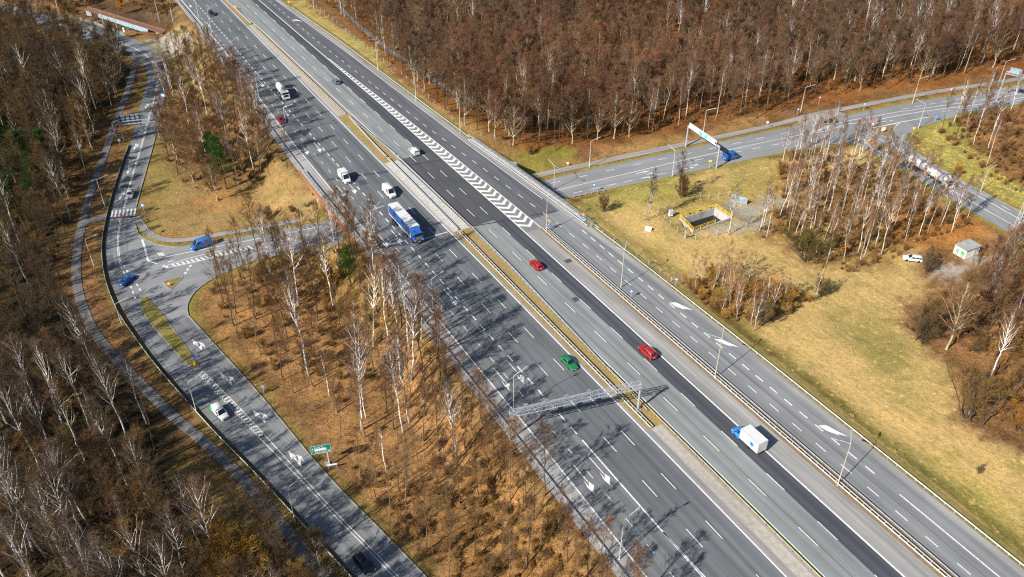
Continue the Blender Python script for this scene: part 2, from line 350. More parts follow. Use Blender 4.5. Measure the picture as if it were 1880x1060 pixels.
# ------------------------------------------------------------------ ground
def pxpoly(pts): return np.array([g1(a, b)[:2] for a, b in pts])
PIT_PX = [(1251,399),(1312,386),(1338,404),(1274,421)]
PIT = G(*zip(*PIT_PX)); PITZ = float(PIT[:, 2].mean())
def ground():
    a = np.arange(-300, 300.1, 1.5); xs = np.concatenate([[-4000,-1500,-700,-420,-350,-320], a, [320,350,420,700,1500,4000]])
    b = np.arange(54, 470.1, 1.5); ys = np.concatenate([[-2500,-600,-100,0,30,44], b, [480,510,570,700,1200,2500,6000]])
    X, Y = np.meshgrid(xs, ys); Z = T(X, Y); nx, ny = len(xs), len(ys)
    pts = np.stack([X.ravel(), Y.ravel()], 1)
    pit = PIT[:, :2]; c = pit.mean(0); outer = c+(pit-c)*1.04
    cx = np.stack([((X[:-1, :-1]+X[1:, 1:])/2).ravel(), ((Y[:-1, :-1]+Y[1:, 1:])/2).ravel()], 1)
    dp = sdist(pts, pit).reshape(Z.shape); Z = np.where(dp < 6, PITZ-.02+(Z-PITZ)*sm((dp-2)/4), Z); Z = np.where(dp < .2, PITZ-2.4, Z)
    # the ground's own colours, the dark wood's floor darkened for tree shade: regions traced in the photo, softened
    s = pts@DV; t = pts@NV; dl = L1(s)-1-t; dr = t-G15(s)-1
    base = np.tile(np.array([.27,.150,.066]), (len(pts), 1)); leaf = np.ones(len(pts))
    def blend(w, c, lf):
        nonlocal base, leaf
        base = base*(1-w[:, None])+w[:, None]*np.array(c); leaf = leaf*(1-w)+w*lf
    wn = RNG.normal(size=len(pts))*1.1+np.sin(pts[:, 0]*.33)*np.cos(pts[:, 1]*.29)*1.5+np.sin(pts[:, 0]*.11+pts[:, 1]*.15)*2
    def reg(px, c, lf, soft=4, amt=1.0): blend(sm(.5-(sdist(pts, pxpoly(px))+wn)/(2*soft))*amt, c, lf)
    LEAF = (.34,.188,.078); SHADED = (.040,.031,.016); DRY = (.54,.375,.148); GREEN = (.24,.20,.055); OLIVE = (.33,.265,.085); BRN = (.25,.145,.06)
    reg([(560,-40),(700,110),(860,240),(980,300),(1300,240),(1500,195),(1900,130),(2000,60),(2000,-60)], (.27,.115,.036), 1.0, 3)
    reg([(-80,30),(210,110),(245,130),(200,260),(130,400),(120,520),(200,680),(350,830),(600,1120),(-120,1120)], SHADED, .8, 4)  # wood floor: shade of the dense trees put into the ground colour
    reg([(330,850),(430,870),(500,960),(430,1000),(330,940)], (.27,.18,.06), .7, 3, .8)
    reg([(100,250),(190,230),(150,400),(120,420)], (.21,.12,.045), .9, 4, .7)
    reg([(350,500),(640,450),(720,540),(950,820),(1150,1120),(820,1120),(560,750),(380,580)], LEAF, 1.0, 3)
    reg([(560,470),(650,450),(740,600),(700,620),(600,560)], (.28,.19,.06), .8, 3, .8)
    reg([(880,800),(980,860),(1150,1110),(900,1110),(820,960)], (.25,.135,.045), .9, 4, .7)
    reg([(300,120),(350,100),(440,170),(540,310),(560,390),(600,405),(350,440),(275,430),(250,385),(290,250)], (.33,.22,.09), .5, 3)
    reg([(300,130),(350,120),(440,190),(520,290),(440,350),(330,330),(295,270)], (.24,.14,.055), .9, 4, .8)
    reg([(255,390),(290,300),(315,330),(300,440)], GREEN, .25, 3, .7)
    reg([(330,380),(380,345),(460,360),(450,385),(390,395)], (.38,.2,.075), .9, 3, .7)
    reg([(255,90),(330,40),(400,110),(350,160),(300,140)], (.29,.225,.085), .3, 3, .9)
    reg([(500,0),(560,0),(700,110),(790,200),(900,280),(870,270),(760,185),(640,95)], (.40,.32,.11), .2, 2)
    reg([(760,190),(800,195),(950,290),(1000,320),(940,310),(860,262)], (.34,.20,.07), .6, 3, .9)
    reg([(900,290),(960,285),(1060,270),(1050,300),(980,325),(940,312)], (.24,.22,.05), .3, 3, .9)
    reg([(1000,322),(1100,280),(1290,235),(1400,215),(1400,235),(1200,285),(985,332)], (.36,.225,.09), .6, 3, .8)
    reg([(1040,372),(1165,342),(1410,290),(1560,268),(1620,300),(1760,380),(1800,430),(1700,470),(1660,600),(1740,680),(1760,760),(1860,820),(1960,830),(1960,1120),(1900,1060),(1570,790),(1240,525)], DRY, .15, 3)
    reg([(1040,372),(1165,342),(1300,312),(1230,370),(1090,400)], (.33,.30,.07), .15, 4, .8)
    reg([(1200,380),(1320,330),(1420,330),(1440,390),(1350,420),(1230,430)], (.36,.28,.08), .2, 4, .7)
    reg([(1360,300),(1430,290),(1420,330),(1330,340)], OLIVE, .2, 3, .7)
    for q, c_, am in (([(1540,560),(1600,570),(1680,640),(1640,680),(1560,640)], OLIVE, .9), ([(1600,660),(1680,700),(1700,760),(1640,740)], OLIVE, .85), ([(1480,500),(1560,520),(1520,560),(1450,540)], OLIVE, .5),
                      ([(1700,820),(1850,930),(1880,1010),(1760,900)], (.40,.34,.09), .7), ([(1100,400),(1200,440),(1250,500),(1180,470)], (.42,.33,.10), .6), ([(1400,650),(1520,730),(1500,760),(1420,700)], (.40,.34,.11), .5)): reg(q, c_, .15, 5, am)
    reg([(1440,300),(1640,300),(1790,400),(1740,440),(1640,480),(1480,490),(1390,430)], (.31,.18,.065), .8, 4, .75)
    reg([(1630,370),(1800,400),(1790,455),(1700,465),(1620,450)], (.40,.17,.045), .9, 3, .9)
    reg([(1680,580),(1760,650),(1800,760),(1880,830),(1990,850),(1990,420),(1890,440),(1800,520)], (.36,.19,.08), .9, 3)
    reg([(1250,520),(1330,500),(1450,540),(1400,610),(1300,590)], (.33,.20,.07), .7, 4, .7)
    reg([(1740,220),(1990,175),(1990,440),(1880,380),(1760,310)], (.29,.155,.06), .9, 3)
    reg([(1672,240),(1740,222),(1780,260),(1900,370),(1880,388),(1760,325),(1680,270)], (.32,.28,.07), .2, 2)
    reg([(150,-20),(330,-30),(340,35),(290,60),(170,35)], (.11,.07,.04), 1, 3)
    for q in ([(268,75),(300,70),(338,74),(348,95),(325,108),(300,105)], [(1338,378),(1420,352),(1470,370),(1440,385),(1360,400)], [(1690,480),(1770,478),(1830,470),(1800,500),(1730,510)], [(1280,428),(1340,415),(1400,400),(1390,415),(1300,437)]): reg(q, (.40,.37,.33), .15, 1.5, .85)
    dw = np.exp(-((dr-3.9)/1.6)**2)*sm((s+125)/20)*(dr > 0); blend(dw*.85, (.15,.15,.028), .4)
    ed = sm(1-np.abs(dl-1.5)/2.5)*(dl > -1)*.6; blend(ed, (.28,.20,.08), .6)
    d1 = sdist(pts, POLY_A); blend(sm(1-(d1-.5)/3.2)*(d1 > -1)*.6, (.23,.18,.05), .5)
    d2 = np.minimum(sdist(pts, POLY_B), sdist(pts, POLY_C)); blend(sm(1-(d2-.3)/2.6)*(d2 > -1)*.8, (.27,.25,.05), .2)
    # quads
    keep = ~((sdist(cx, pit) < .55))
    idx = np.arange(nx*ny).reshape(ny, nx)
    F = np.stack([idx[:-1, :-1].ravel(), idx[:-1, 1:].ravel(), idx[1:, 1:].ravel(), idx[1:, :-1].ravel()], 1)[keep]
    me = bpy.data.meshes.new('ground'); me.from_pydata(np.stack([X.ravel(), Y.ravel(), Z.ravel()], 1).tolist(), [], F.tolist())
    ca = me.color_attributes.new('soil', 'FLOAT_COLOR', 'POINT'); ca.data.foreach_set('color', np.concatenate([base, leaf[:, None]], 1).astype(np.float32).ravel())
    me.polygons.foreach_set('use_smooth', [True]*len(me.polygons))
    m = mat('soil_grass_and_leaf_litter', (.2,.15,.1), .95, 0, .08); k = NT(m); p = k.pos()
    at = k.n('ShaderNodeAttribute'); at.attribute_name = 'soil'; c = at.outputs['Color']; lf = at.outputs['Alpha']
    n1 = k.noise(p, .22, 5, .65); n2 = k.noise(p, 1.3, 6, .75); n3 = k.noise(p, 4.2, 5, .8)
    rt = k.n('ShaderNodeVectorRotate'); rt.rotation_type = 'Z_AXIS'; rt.inputs['Angle'].default_value = -HEAD; k.l(p, rt.inputs['Vector']); stretched = k.noise(k.mapv(rt.outputs[0], (.10,.9,1)), 1.0, 5, .7)
    grassy = k.mul(k.ramp(n2, [(.28, (.62,.66,.55)), (.5, (1,1,1)), (.72, (1.25,1.2,1.15))]), k.ramp(n1, [(.3, (.74,.82,.60)), (.48, (1,1,1)), (.68, (1.16,1.10,1.04))]))
    grassy = k.mul(grassy, k.ramp(stretched, [(.3, g3(.78)), (.7, g3(1.16))]))
    grassy = k.mul(grassy, k.ramp(k.noise(p, 3.4, 5, .8), [(.35, g3(.80)), (.6, g3(1.10))]))
    leafy = k.mul(k.ramp(n3, [(.34, (.30,.27,.25)), (.5, (.9,.88,.85)), (.62, (1.5,1.45,1.35))]), k.ramp(n1, [(.3, (.62,.66,.62)), (.5, (1,1,1)), (.72, (1.25,1.2,1.05))]))
    leafy = k.mul(leafy, k.ramp(n2, [(.3, g3(.48)), (.6, g3(1.25))])); leafy = k.mul(leafy, k.ramp(k.noise(p, .075, 4, .7), [(.35, (.62,.60,.62)), (.55, (1,1,1)), (.7, (1.15,1.12,1.05))]))
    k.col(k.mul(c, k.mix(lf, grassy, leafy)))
    h = k.math('ADD', k.math('MULTIPLY', n2, .7), k.math('MULTIPLY', n3, .5)); k.bump(h, .9, .35)
    me.materials.append(m); o = bpy.data.objects.new('ground', me); COL.objects.link(o); tag(o, kind='structure')
ground()

# ------------------------------------------------------------------ motorway surfaces
SS = np.arange(S0, S1+.1, 4.0)
def strip(mb, ta, tb, s0=S0, s1=S1, z=0.0, step=4.0, nx=1):
    n = max(2, int((s1-s0)/step)+1); s = np.linspace(s0, s1, n)
    fa = ta if callable(ta) else (lambda q: np.full_like(q, ta)); fb = tb if callable(tb) else (lambda q: np.full_like(q, tb))
    a, b = fa(s), fb(s); vs = []; uv = []; fs = []
    for i in range(n):
        vs += [W(s[i], a[i], z), W(s[i], b[i], z)]
    for i in range(n-1):
        fs.append((2*i, 2*i+2, 2*i+3, 2*i+1)); uv.append([(a[i], s[i]), (a[i+1], s[i+1]), (b[i+1], s[i+1]), (b[i], s[i])])
    mb.add(vs, fs, uv)
def off(f, d): return lambda s: f(s)+d
def road(name, m, *strips):
    mb = MB()
    for q in strips: strip(mb, *q)
    return struct(mb, name, m)
BR0, BR1 = -211.0, -167.0
road('road_shoulder', M['shoulder'], (off(L1,-.9), off(L2,.0)), (off(L11,.0), lambda s: MLt(s)-.7, -157.5, S1), (L15, off(G15,-.25), S0, S1),
     (lambda s: L8(s)-.7, L8, S0, BR0), (lambda s: L8(s)-.6, L8, BR1, S1), (off(L7, 0), off(L7,.75)), (off(L7,.75), off(L7,1.5), -86, S1), (off(L8,-1.35), off(L8,-.7), -86, S1))
road('road_exit_lanes', M['asph_exit'], (L2, L4))
road('road_lanes', M['asph_mid'], (L4, L7))
road('road_lanes_worn', M['asph_light'], (L8, L10, S0, BR0), (L8, L10, BR1, S1))
road('road_lanes_bridge', M['asph_bridge'], (off(L8,-.6), L10, BR0, BR1), (L10, L11, BR0, BR1))
road('road_lane_fresh', M['asph_dark'], (L10, L11, S0, BR0), (L10, L11, BR1, S1))
road('road_gore', M['gore'], (L11, L12, -330, -157.5))
road('road_slip_far', M['asph_rampfar'], (L11, L15, S0, -330), (L12, L15, -330, -162.5))
road('road_slip', M['asph_ramp'], (L12, L15, -162.5, -157.5), (off(MRt,.35), L15, -157.5, S1))
# medians
road('median_sand', M['median_sand'], (off(L7,.75), off(L8,-.7), S0, -400), (off(L7,.75), off(L8,-.7), -352, -249), (off(L7,1.5), off(L8,-1.35), -86, S1))
road('median_grass', M['verge_dry'], (off(L7,.75), off(L8,-.7), -400, -352), (off(L7,.75), off(L8,-.7), -249, BR0), (off(L7,.75), off(L8,-.6), BR1, -86))
road('median_paving', M['concrete_pale'], (off(L7,.75), off(L8,-.6), BR0, BR1))
road('divider_grass', M['verge_brown'], (off(MLt,-.7), off(MRt,.35), -157.5, S1))
road('verge_grass', M['verge_green'], (off(G15,-.25), off(G15,1.9), S0, BR0-2), (off(G15,-.25), off(G15,1.9), BR1+12, S1))
mbv = MB(); strip(mbv, off(G15,-.25), off(G15,.9), BR0-2, BR1+12); struct(mbv, 'bridge_footway', M['concrete_pale'])
# raised kerb of the paved median on the bridge and of the divider nose
# ------------------------------------------------------------------ road markings
mk = MB(); mkw = MB(); tar = MB(); patch = MB(); ZM = .008
def solid(f, s0=S0, s1=S1, w=.24, mb=mk, d=0): strip(mb, off(f, d-w/2), off(f, d+w/2), s0, s1, ZM)
def dashes(f, first, period, length, s0, s1, w=.16, mb=mk, skip=()):
    k = math.ceil((s0-first)/period); s = first+k*period
    while s < s1:
        if not any(a < s < b for a, b in skip): strip(mb, off(f, -w/2), off(f, w/2), s, s+length, ZM, 4)
        s += period
solid(L2, w=.26); solid(L7, w=.26); solid(L8, w=.24); solid(L11, w=.3)
sA = st(1049,831)[0]; dashes(L3, st(1049,831)[0]-1, 6, 2, -420, 10, .13, skip=((-263,-247),))
f4 = st(975,699)[0]-1.1
dashes(L4, f4, 4, 2.1, -460, -92, .28); solid(L4, -90, S1, .26); solid(lambda s: L4(s)-.0+np.maximum(0,(s+66))*.035, -66, S1, .22)
dashes(L5, st(1121,815)[0]-2, 12, 4.2, -500, S1); dashes(L6, st(1152,804)[0]-2, 12, 4.2, -500, S1)
dashes(L9, st(1307,814)[0]-2.2, 12, 4.4, -500, S1); dashes(L10, st(1340,805)[0]-2.2, 12, 4.4, -500, S1)
dashes(L13, st(1507,821)[0]-1.2, 6, 2.5, -500, S1, .18); dashes(L14, st(1559,841)[0]-1.2, 4, 2.1, -153, -58, .26); solid(L14, -52, S1, .24)
solid(L12, -300, -157.5, .24); solid(L15, S0, -170, .2, d=-.25)
# hatched gore: chevrons
s = -330.0
while s < -160:
    a, b = float(L11(s))+.15, float(L12(s))-.12; w = b-a
    if w > .5:
        m_ = a+w*.55
        for t0, t1, q0, q1 in ((a, m_, 0, .75*(m_-a)), (m_, b, .75*(m_-a), .75*(m_-a)-.95*(b-m_))):
            mk.add([W(s+q0, t0, ZM), W(s+q0+1.12, t0, ZM), W(s+q1+1.12, t1, ZM), W(s+q1, t1, ZM)], [(0,1,2,3)])
    s += 2.62
# seams, joints and repairs
for f, s0, s1, w in ((off(L9,.30), -150, S1, .09), (lambda s: (L13(s)+L14(s))/2-.1, -150, S1, .08), (off(L6,.25), -140, S1, .06), (off(L4,.6), -96, S1, .05)):
    strip(tar, off(f,-w/2), off(f, w/2), s0, s1, .004)
def cross(mb, pa, pb, w, z=.005):
    a = P(*pa); b = P(*pb); d = (b-a)[:2]; d /= np.linalg.norm(d); n = np.array([-d[1], d[0], 0])*w/2
    mb.add([a-n+[0,0,z], b-n+[0,0,z], b+n+[0,0,z], a+n+[0,0,z]], [(0,1,2,3)])
for pa, pb, w in (((866,416),(942,403),.45), ((748,304),(812,294),.35), ((975,396),(1020,388),.45)): cross(tar, pa, pb, w, .006)
for pa, pb, w in (((600,331),(713,315),1.3),): cross(patch, pa, pb, w)
for pa, pb, w in (((775,440),(822,426),.35), ((716,449),(745,442),.3)): cross(mkw, pa, pb, w, .006)
for q in ([(640,330),(650,326),(658,331),(647,336)], [(832,330),(845,326),(858,332),(845,337)], [(877,371),(886,367),(892,374),(884,378)], [(906,400),(916,397),(921,403),(911,406)], [(1049,548),(1058,545),(1064,552),(1055,555)], [(1101,823),(1106,821),(1109,826),(1104,828)], [(655,333),(668,330),(676,338),(662,341)], [(1035,478),(1046,475),(1052,480),(1041,484)]):
    v = [P(*p)+[0,0,.0055] for p in q]; patch.add(v, [(0,1,2,3)])
def arrow(s, t, k=1.0):
    q = lambda a, b: W(s+a*k, t+b, ZM)
    mk.add([q(0,-.09),q(4.9,-.09),q(4.9,.09),q(0,.09)], [(0,1,2,3)])
    mk.add([q(4.5,.09),q(5.9,.5),q(7.0,-.42),q(5.6,-.42),q(5.2,-.09),q(4.9,-.09)], [(0,1,2,3,4,5)])
    mk.add([q(4.0,-.42),q(7.9,-.42),q(5.9,-.78)], [(0,1,2)])
for a, b in [((1081,839),(1107,875)),((1052,853),(1078,886)),((789,540),(805,568)),((815,531),(832,555)),((906,676),(927,708)),((932,664),(954,697)),((693,429),(707,450)),((718,423),(732,445)),((618,341),(629,358)),((638,335),(650,351)),((553,266),(562,282)),((576,262),(585,277)),((519,199),(527,212)),((474,147),(480,158)),((345,5),(350,10)),((378,40),(384,48))]:
    s0, t0 = st(*a); arrow(s0, t0)
# long merge arrows painted on the slip lanes
def big_arrow(pts):
    v = [P(*p)+[0,0,ZM+.002] for p in pts]; mk.add(v, [tuple(range(len(v)))])
for pts in ([(1230,555.8),(1241,555.6),(1272.5,570),(1254,566.5),(1259,569.6),(1240,562.6)], [(1310,622.3),(1325,623.4),(1357,638),(1338.5,634.2),(1343,637.2),(1324,629.6)], [(1502,781.8),(1516,780.6),(1557,802),(1537.5,796.6),(1542,800.2),(1519,791.8)], [(535,37),(544,36),(556,40),(546,38.6)]): big_arrow(pts)

# ------------------------------------------------------------------ low roads
def resample(pl, n):
    pl = np.asarray(pl, float); d = np.concatenate([[0], np.cumsum(np.hypot(*np.diff(pl, axis=0).T))]); q = np.linspace(0, d[-1], n)
    return np.stack([np.interp(q, d, pl[:, i]) for i in range(pl.shape[1])], 1)
def smooth(pl, it=3):
    pl = np.asarray(pl, float)
    for _ in range(it):
        q = [pl[0]]
        for a, b in zip(pl[:-1], pl[1:]): q += [a*.75+b*.25, a*.25+b*.75]
        pl = np.array(q+[pl[-1]])
    return pl
def flatpoly(name, pts, z, m, kind='structure'):
    """a filled outline at one level, with planar UVs along its longer axis"""
    bm = bmesh.new(); vs = [bm.verts.new((p[0], p[1], z)) for p in pts]; f = bm.faces.new(vs); bmesh.ops.triangulate(bm, faces=[f]); bmesh.ops.recalc_face_normals(bm, faces=bm.faces)
    for f in bm.faces:
        if f.normal.z < 0: f.normal_flip()
    uvl = bm.loops.layers.uv.new('UVMap'); p = np.asarray(pts)[:, :2]; w, v = np.linalg.eigh(np.cov((p-p.mean(0)).T)); ax = v[:, 1]; ay = v[:, 0]
    for f in bm.faces:
        for l in f.loops: q = np.array(l.vert.co[:2]); l[uvl].uv = (q@ay, q@ax)
    me = bpy.data.meshes.new(name); bm.to_mesh(me); bm.free(); me.materials.append(m); o = bpy.data.objects.new(name, me); COL.objects.link(o)
    return tag(o, kind=kind)
def loft(name, la, lb, z, m, n=120, mb=None):
    a = resample(smooth(lowpoly(la)), n); b = resample(smooth(lowpoly(lb)), n); own = mb is None; mb = mb or MB()
    c = (a+b)/2; L = np.concatenate([[0], np.cumsum(np.hypot(*np.diff(c, axis=0).T))]); wd = np.hypot(*(a-b).T)
    vs = []; fs = []; uv = []
    for i in range(n): vs += [(a[i][0], a[i][1], z), (b[i][0], b[i][1], z)]
    for i in range(n-1): fs.append((2*i, 2*i+1, 2*i+3, 2*i+2)); uv.append([(0, L[i]), (wd[i], L[i]), (wd[i+1], L[i+1]), (0, L[i+1])])
    mb.add(vs, fs, uv)
    return struct(mb, name, m) if own else None
loft('side_road', A_L, A_R, LOWZ, M['asph_low'], 160)
flatpoly('crossing_road', lowpoly(B_U+B_L[::-1]), LOWZ+.004, M['asph_cross'])
flatpoly('slip_road', lowpoly(C_POLY), LOWZ+.008, M['asph_cross'])
def ribbon(mb, pl, w, z, a=0, b=None, zf=None):
    pl = np.asarray(pl, float); d = np.gradient(pl, axis=0); d /= np.linalg.norm(d, axis=1)[:, None]+1e-9; n = np.stack([-d[:, 1], d[:, 0]], 1)*w/2
    vs = []; fs = []; uv = []; L = 0; Ls = [0]
    for i in range(1, len(pl)): L += np.hypot(*(pl[i]-pl[i-1])); Ls.append(L)
    for p, q in zip(pl, n):
        zz = z if zf is None else float(zf(p[0], p[1]))+z
        vs += [(p[0]-q[0], p[1]-q[1], zz), (p[0]+q[0], p[1]+q[1], zz)]
    for i in range(len(pl)-1): fs.append((2*i, 2*i+1, 2*i+3, 2*i+2)); uv.append([(0, Ls[i]), (w, Ls[i]), (w, Ls[i+1]), (0, Ls[i+1])])
    mb.add(vs, fs, uv)
def pxline(px, z=LOWZ, n=None, it=2):
    pl = smooth(lowpoly(px, z), it); L = np.sum(np.hypot(*np.diff(pl, axis=0).T)); return resample(pl, n or max(2, int(L/1.5)))
for nm, px, w in (('footpath', PATH_L, 2.2), ('pavement', WALK_L, 2.0), ('footway', WALK_R, 2.6), ('path_link', XLINK, 3.0)):
    mb = MB(); ribbon(mb, pxline(px), w, LOWZ+.03+(.015 if nm == 'path_link' else 0)); struct(mb, nm, M['path' if nm in ('footpath','path_link') else 'path_pale'])
tk = smooth(G(*zip(*TRACK))[:, :2], 2); tk = resample(tk, 120); mb = MB(); ribbon(mb, tk, 2.2, .16, zf=lambda x, y: T(np.array([x]), np.array([y]))[0]); struct(mb, 'forest_path', M['path'])
flatpoly('lay_by', lowpoly([(1462,219),(1490,211),(1510,203),(1535,204),(1560,212),(1510,222),(1470,233)]), LOWZ+.05, M['path_pale'])
ZL = LOWZ+.014
def lmark(px, w=.2, dash=None, mb=mk, z=ZL, it=2):
    pl = smooth(lowpoly(px), it); L = float(np.sum(np.hypot(*np.diff(pl, axis=0).T)))
    if not dash: ribbon(mb, resample(pl, max(2, int(L/1.5))), w, z); return
    d = np.concatenate([[0], np.cumsum(np.hypot(*np.diff(pl, axis=0).T))]); s = 0
    while s < L-.3:
        q = np.linspace(s, min(L, s+dash[0]), 3); ribbon(mb, np.stack([np.interp(q, d, pl[:, i]) for i in (0, 1)], 1), w, z); s += dash[0]+dash[1]
# side road
cA = [(90,40),(160,58),(225,80),(256,93),(274,107),(286,121),(291,137),(289,155),(281,187),(272,222),(260,266),(247,309),(235,349),(228,382)]
lmark([(x-.8, y) for x, y in cA], .15); lmark([(x+1.2, y) for x, y in cA], .15)
cA2 = [(221,404),(217,425),(216,448),(218,472),(222,488)]
lmark([(x-1, y) for x, y in cA2], .16); lmark([(x+1.5, y) for x, y in cA2], .16)
lmark([(222,490),(229,503),(240,525),(250,553)], .3, (1.2,1.3)); lmark([(227,488),(238,505),(250,520),(258,534)], .3, (1.2,1.3))
lmark([(364,686),(420,745),(472,800)], .22, mb=mkw); lmark([(371,680),(430,738),(484,796)], .22, mb=mkw)
for k in range(25):
    f = k/24; a = np.array([365,687])*(1-f)+np.array([471,799])*f; b = np.array([371.5,680.5])*(1-f)+np.array([483,795.5])*f
    v = [P(*a, ZL), P(a[0]+2.2, a[1]+2.4, ZL), P(b[0]+2.2, b[1]+2.4, ZL), P(*b, ZL)]; mkw.add(v, [(0,1,2,3)])
lmark([(472,800),(510,838),(555,884),(605,938),(660,993),(722,1058),(780,1118)], .2, mb=mkw); lmark([(483,796),(516,832),(560,880),(609,934),(664,989),(726,1054),(784,1114)], .2, mb=mkw)
for k in range(7):
    x = 202.5+k*7.0; y = 399-k*.55; v = [P(x, y, ZL), P(x+3.4, y-.3, ZL), P(x+5.9, y-12.6, ZL), P(x+2.6, y-12.3, ZL)]; mk.add(v, [(0,1,2,3)])
red = MB(); red.add([P(201,402.5,ZL), P(246,399,ZL), P(246.5,395.8+.6,ZL), P(201.8,399.6,ZL)], [(0,1,2,3)])
lmark([(200,404.3),(246,401)], .35, (1.0,1.4))
def low_arrow(px0, px1, mirror=1, turn=1, k=1.0):
    a = P(*px0, ZL); b = P(*px1, ZL); d = (b-a)[:2]; d /= np.linalg.norm(d); n = np.array([-d[1], d[0]])*mirror; L = np.linalg.norm((b-a)[:2])
    q = lambda f, l: (a[0]+d[0]*f*L+n[0]*l*k, a[1]+d[1]*f*L+n[1]*l*k, ZL)
    mk.add([q(0,-.12),q(.62,-.12),q(.62,.12),q(0,.12)], [(0,1,2,3)]); mk.add([q(.58,-.5),q(1.04,0),q(.58,.45)], [(0,1,2)])
    if turn: mk.add([q(.10,.12),q(.27,.12),q(.50,.62),q(.30,.62)], [(0,1,2,3)]); mk.add([q(.04,.80),q(.70,.52),q(.42,1.08)], [(0,1,2)])
for a, b in (((371,643),(353,624)),((426,707),(405,685)),((487,776),(465,754)),((553,856),(530,829))): low_arrow(a, b, -1, 1, 1.15)
for a, b in (((237,305),(234,320)),((224,350),(220,367)),((250,263),(246,276)),((258,238),(255,247)),((270,190),(267,200))): low_arrow(a, b, 1, 1, .9)
lmark([(261,440),(266,456),(272,479)], .5); lmark([(272,479),(289,485)], .45); lmark([(275,478),(347,463),(420,449),(600,414)], .2); lmark([(299,488),(309,492)], .6)
lmark([(309,492),(360,481),(465,456)], .2); lmark([(303,489),(360,470),(440,455)], .2)
for k in range(17):
    f = k/16; a = np.array([316,485.5])*(1-f)+np.array([455,452])*f; b = np.array([322,489])*(1-f)+np.array([462,456.5])*f; lmark([a, b], .45, it=0)
lmark([(351,487),(345,494),(338,506)], .5, (.8,.8)); lmark([(470,452),(600,424),(640,416)], .16, (3,3)); lmark([(470,464),(600,436)], .16, (3,3))
def lowtext(c1, c2, k): pass
for dx in (0, 4.2, 8): lmark([(289+dx,464.5),(293.5+dx,464),(294+dx,466.5),(289.5+dx,467),(290+dx,470.5),(294.5+dx,470)], .28, it=0)
lmark([(308,481),(314,478),(318,479)], .3, it=0)
# crossing road beyond the motorway
ctr = [(1003,354),(1100,331),(1240,298),(1330,277),(1410,260),(1475,247)]
lmark(ctr, .22)
lmark([(1012,337),(1100,317),(1240,287),(1300,274),(1410,251),(1470,238)], .2, (3,6.2))
lmark([(1020,362),(1080,349),(1160,331),(1250,312)], .2, (3,2.6)); lmark([(1240,300+2),(1300,290),(1410,268),(1480,256)], .2, (3,4))
for a, b in (((1188,321),(1200,317)),((1262,306),(1283,302)),((1255,311),(1275,306.5)),((1168,319),(1191,314)),((1176,328),(1200,324))): low_arrow(a, b, 1, 0)
lmark([(1500,237),(1560,221),(1620,211),(1660,204),(1760,190),(1880,172)], .22); lmark([(1560,228),(1600,223),(1650,212),(1706,203),(1800,192),(1900,176)], .24)
lmark([(1655,201),(1760,182),(1880,164)], .2, (3,3)); lmark([(1730,205),(1800,195),(1900,181)], .2, (3,3)); lmark([(1575,232),(1600,227),(1640,221)], .25, (1.6,1.6))
lmark([(1584,238),(1622,231),(1651,225),(1690,218),(1706,215)], .3); lmark([(1651,226),(1640,236),(1635,248),(1638,262),(1646,272)], .3)
lmark([(1584,239),(1610,253),(1650,275),(1700,307),(1745,332),(1800,362),(1860,396),(1950,446)], .25); lmark([(1584,254),(1590,263),(1612,278),(1640,291)], .3)
lmark([(1610,262),(1650,288),(1690,312),(1740,345),(1800,380),(1880,425)], .22); lmark([(1690,288),(1710,300),(1735,317),(1770,338),(1830,372),(1900,412)], .2, (3,5))
for k in range(8):
    f = k/7; lmark([(1622+f*15, 250+f*14-2), (1633+f*6, 242+f*20)], .3, it=0)
for k in range(5): lmark([(1625+k*4, 233-k*.9), (1629+k*4, 230-k*.9)], .4, it=0)
for k in range(6): lmark([(1493+k*5, 243-k*1.2), (1500+k*4.2, 239-k*1.8)], .35, it=0)
lmark([(1487,247),(1520,240),(1562,226)], .25)
struct(mk, 'road_markings', M['white']); struct(mkw, 'road_markings_worn', M['whiteworn']); struct(red, 'cycle_crossing_marking', M['redpaint']); struct(tar, 'road_seams', M['tar']); struct(patch, 'road_repairs', M['asph_dark'])
lp = MB(); lp.add([P(193,470,LOWZ+.009), P(207,468,LOWZ+.009), P(211,492,LOWZ+.009), P(196,500,LOWZ+.009)], [(0,1,2,3)]); struct(lp, 'road_repair_side', M['asph_rampfar'])

# kerbed islands
def island(name, px, m, label=None, h=.13, kz=LOWZ):
    pl = resample(smooth(np.vstack([lowpoly(px, kz), lowpoly(px[:1], kz)]), 2), 48)[:-1]; c = pl.mean(0); inn = pl+(c-pl)/np.linalg.norm(c-pl, axis=1)[:, None]*.3
    mb = MB(); n = len(pl); vs = [(p[0], p[1], kz-.05) for p in pl]+[(p[0], p[1], kz+h) for p in pl]+[(p[0], p[1], kz+h) for p in inn]
    fs = [(i, (i+1) % n, n+(i+1) % n, n+i) for i in range(n)]+[(n+i, n+(i+1) % n, 2*n+(i+1) % n, 2*n+i) for i in range(n)]
    mb.add(vs, fs); k = struct(mb, name+'_kerb', M['kerb']); flatpoly(name, inn, kz+h-.01, m)
island('road_island_grass', [(259,546),(267,543),(280,556),(300,578),(320,606),(345,640),(366,670),(368,678),(358,680),(340,666),(318,642),(290,612),(268,584),(258,562)], M['verge_green'])
island('road_island_small', [(297,517),(318,512),(338,507),(334,513),(320,527),(314,534),(309,531)], M['verge_green'])
island('road_island_gravel', [(1594,237),(1622,233),(1648,227),(1638,240),(1634,252),(1620,251)], M['verge_brown'])
island('road_island_strip', [(1592,256),(1600,256),(1625,270),(1655,288),(1668,299),(1672,305),(1655,300),(1625,281),(1600,266)], M['verge_dry'])
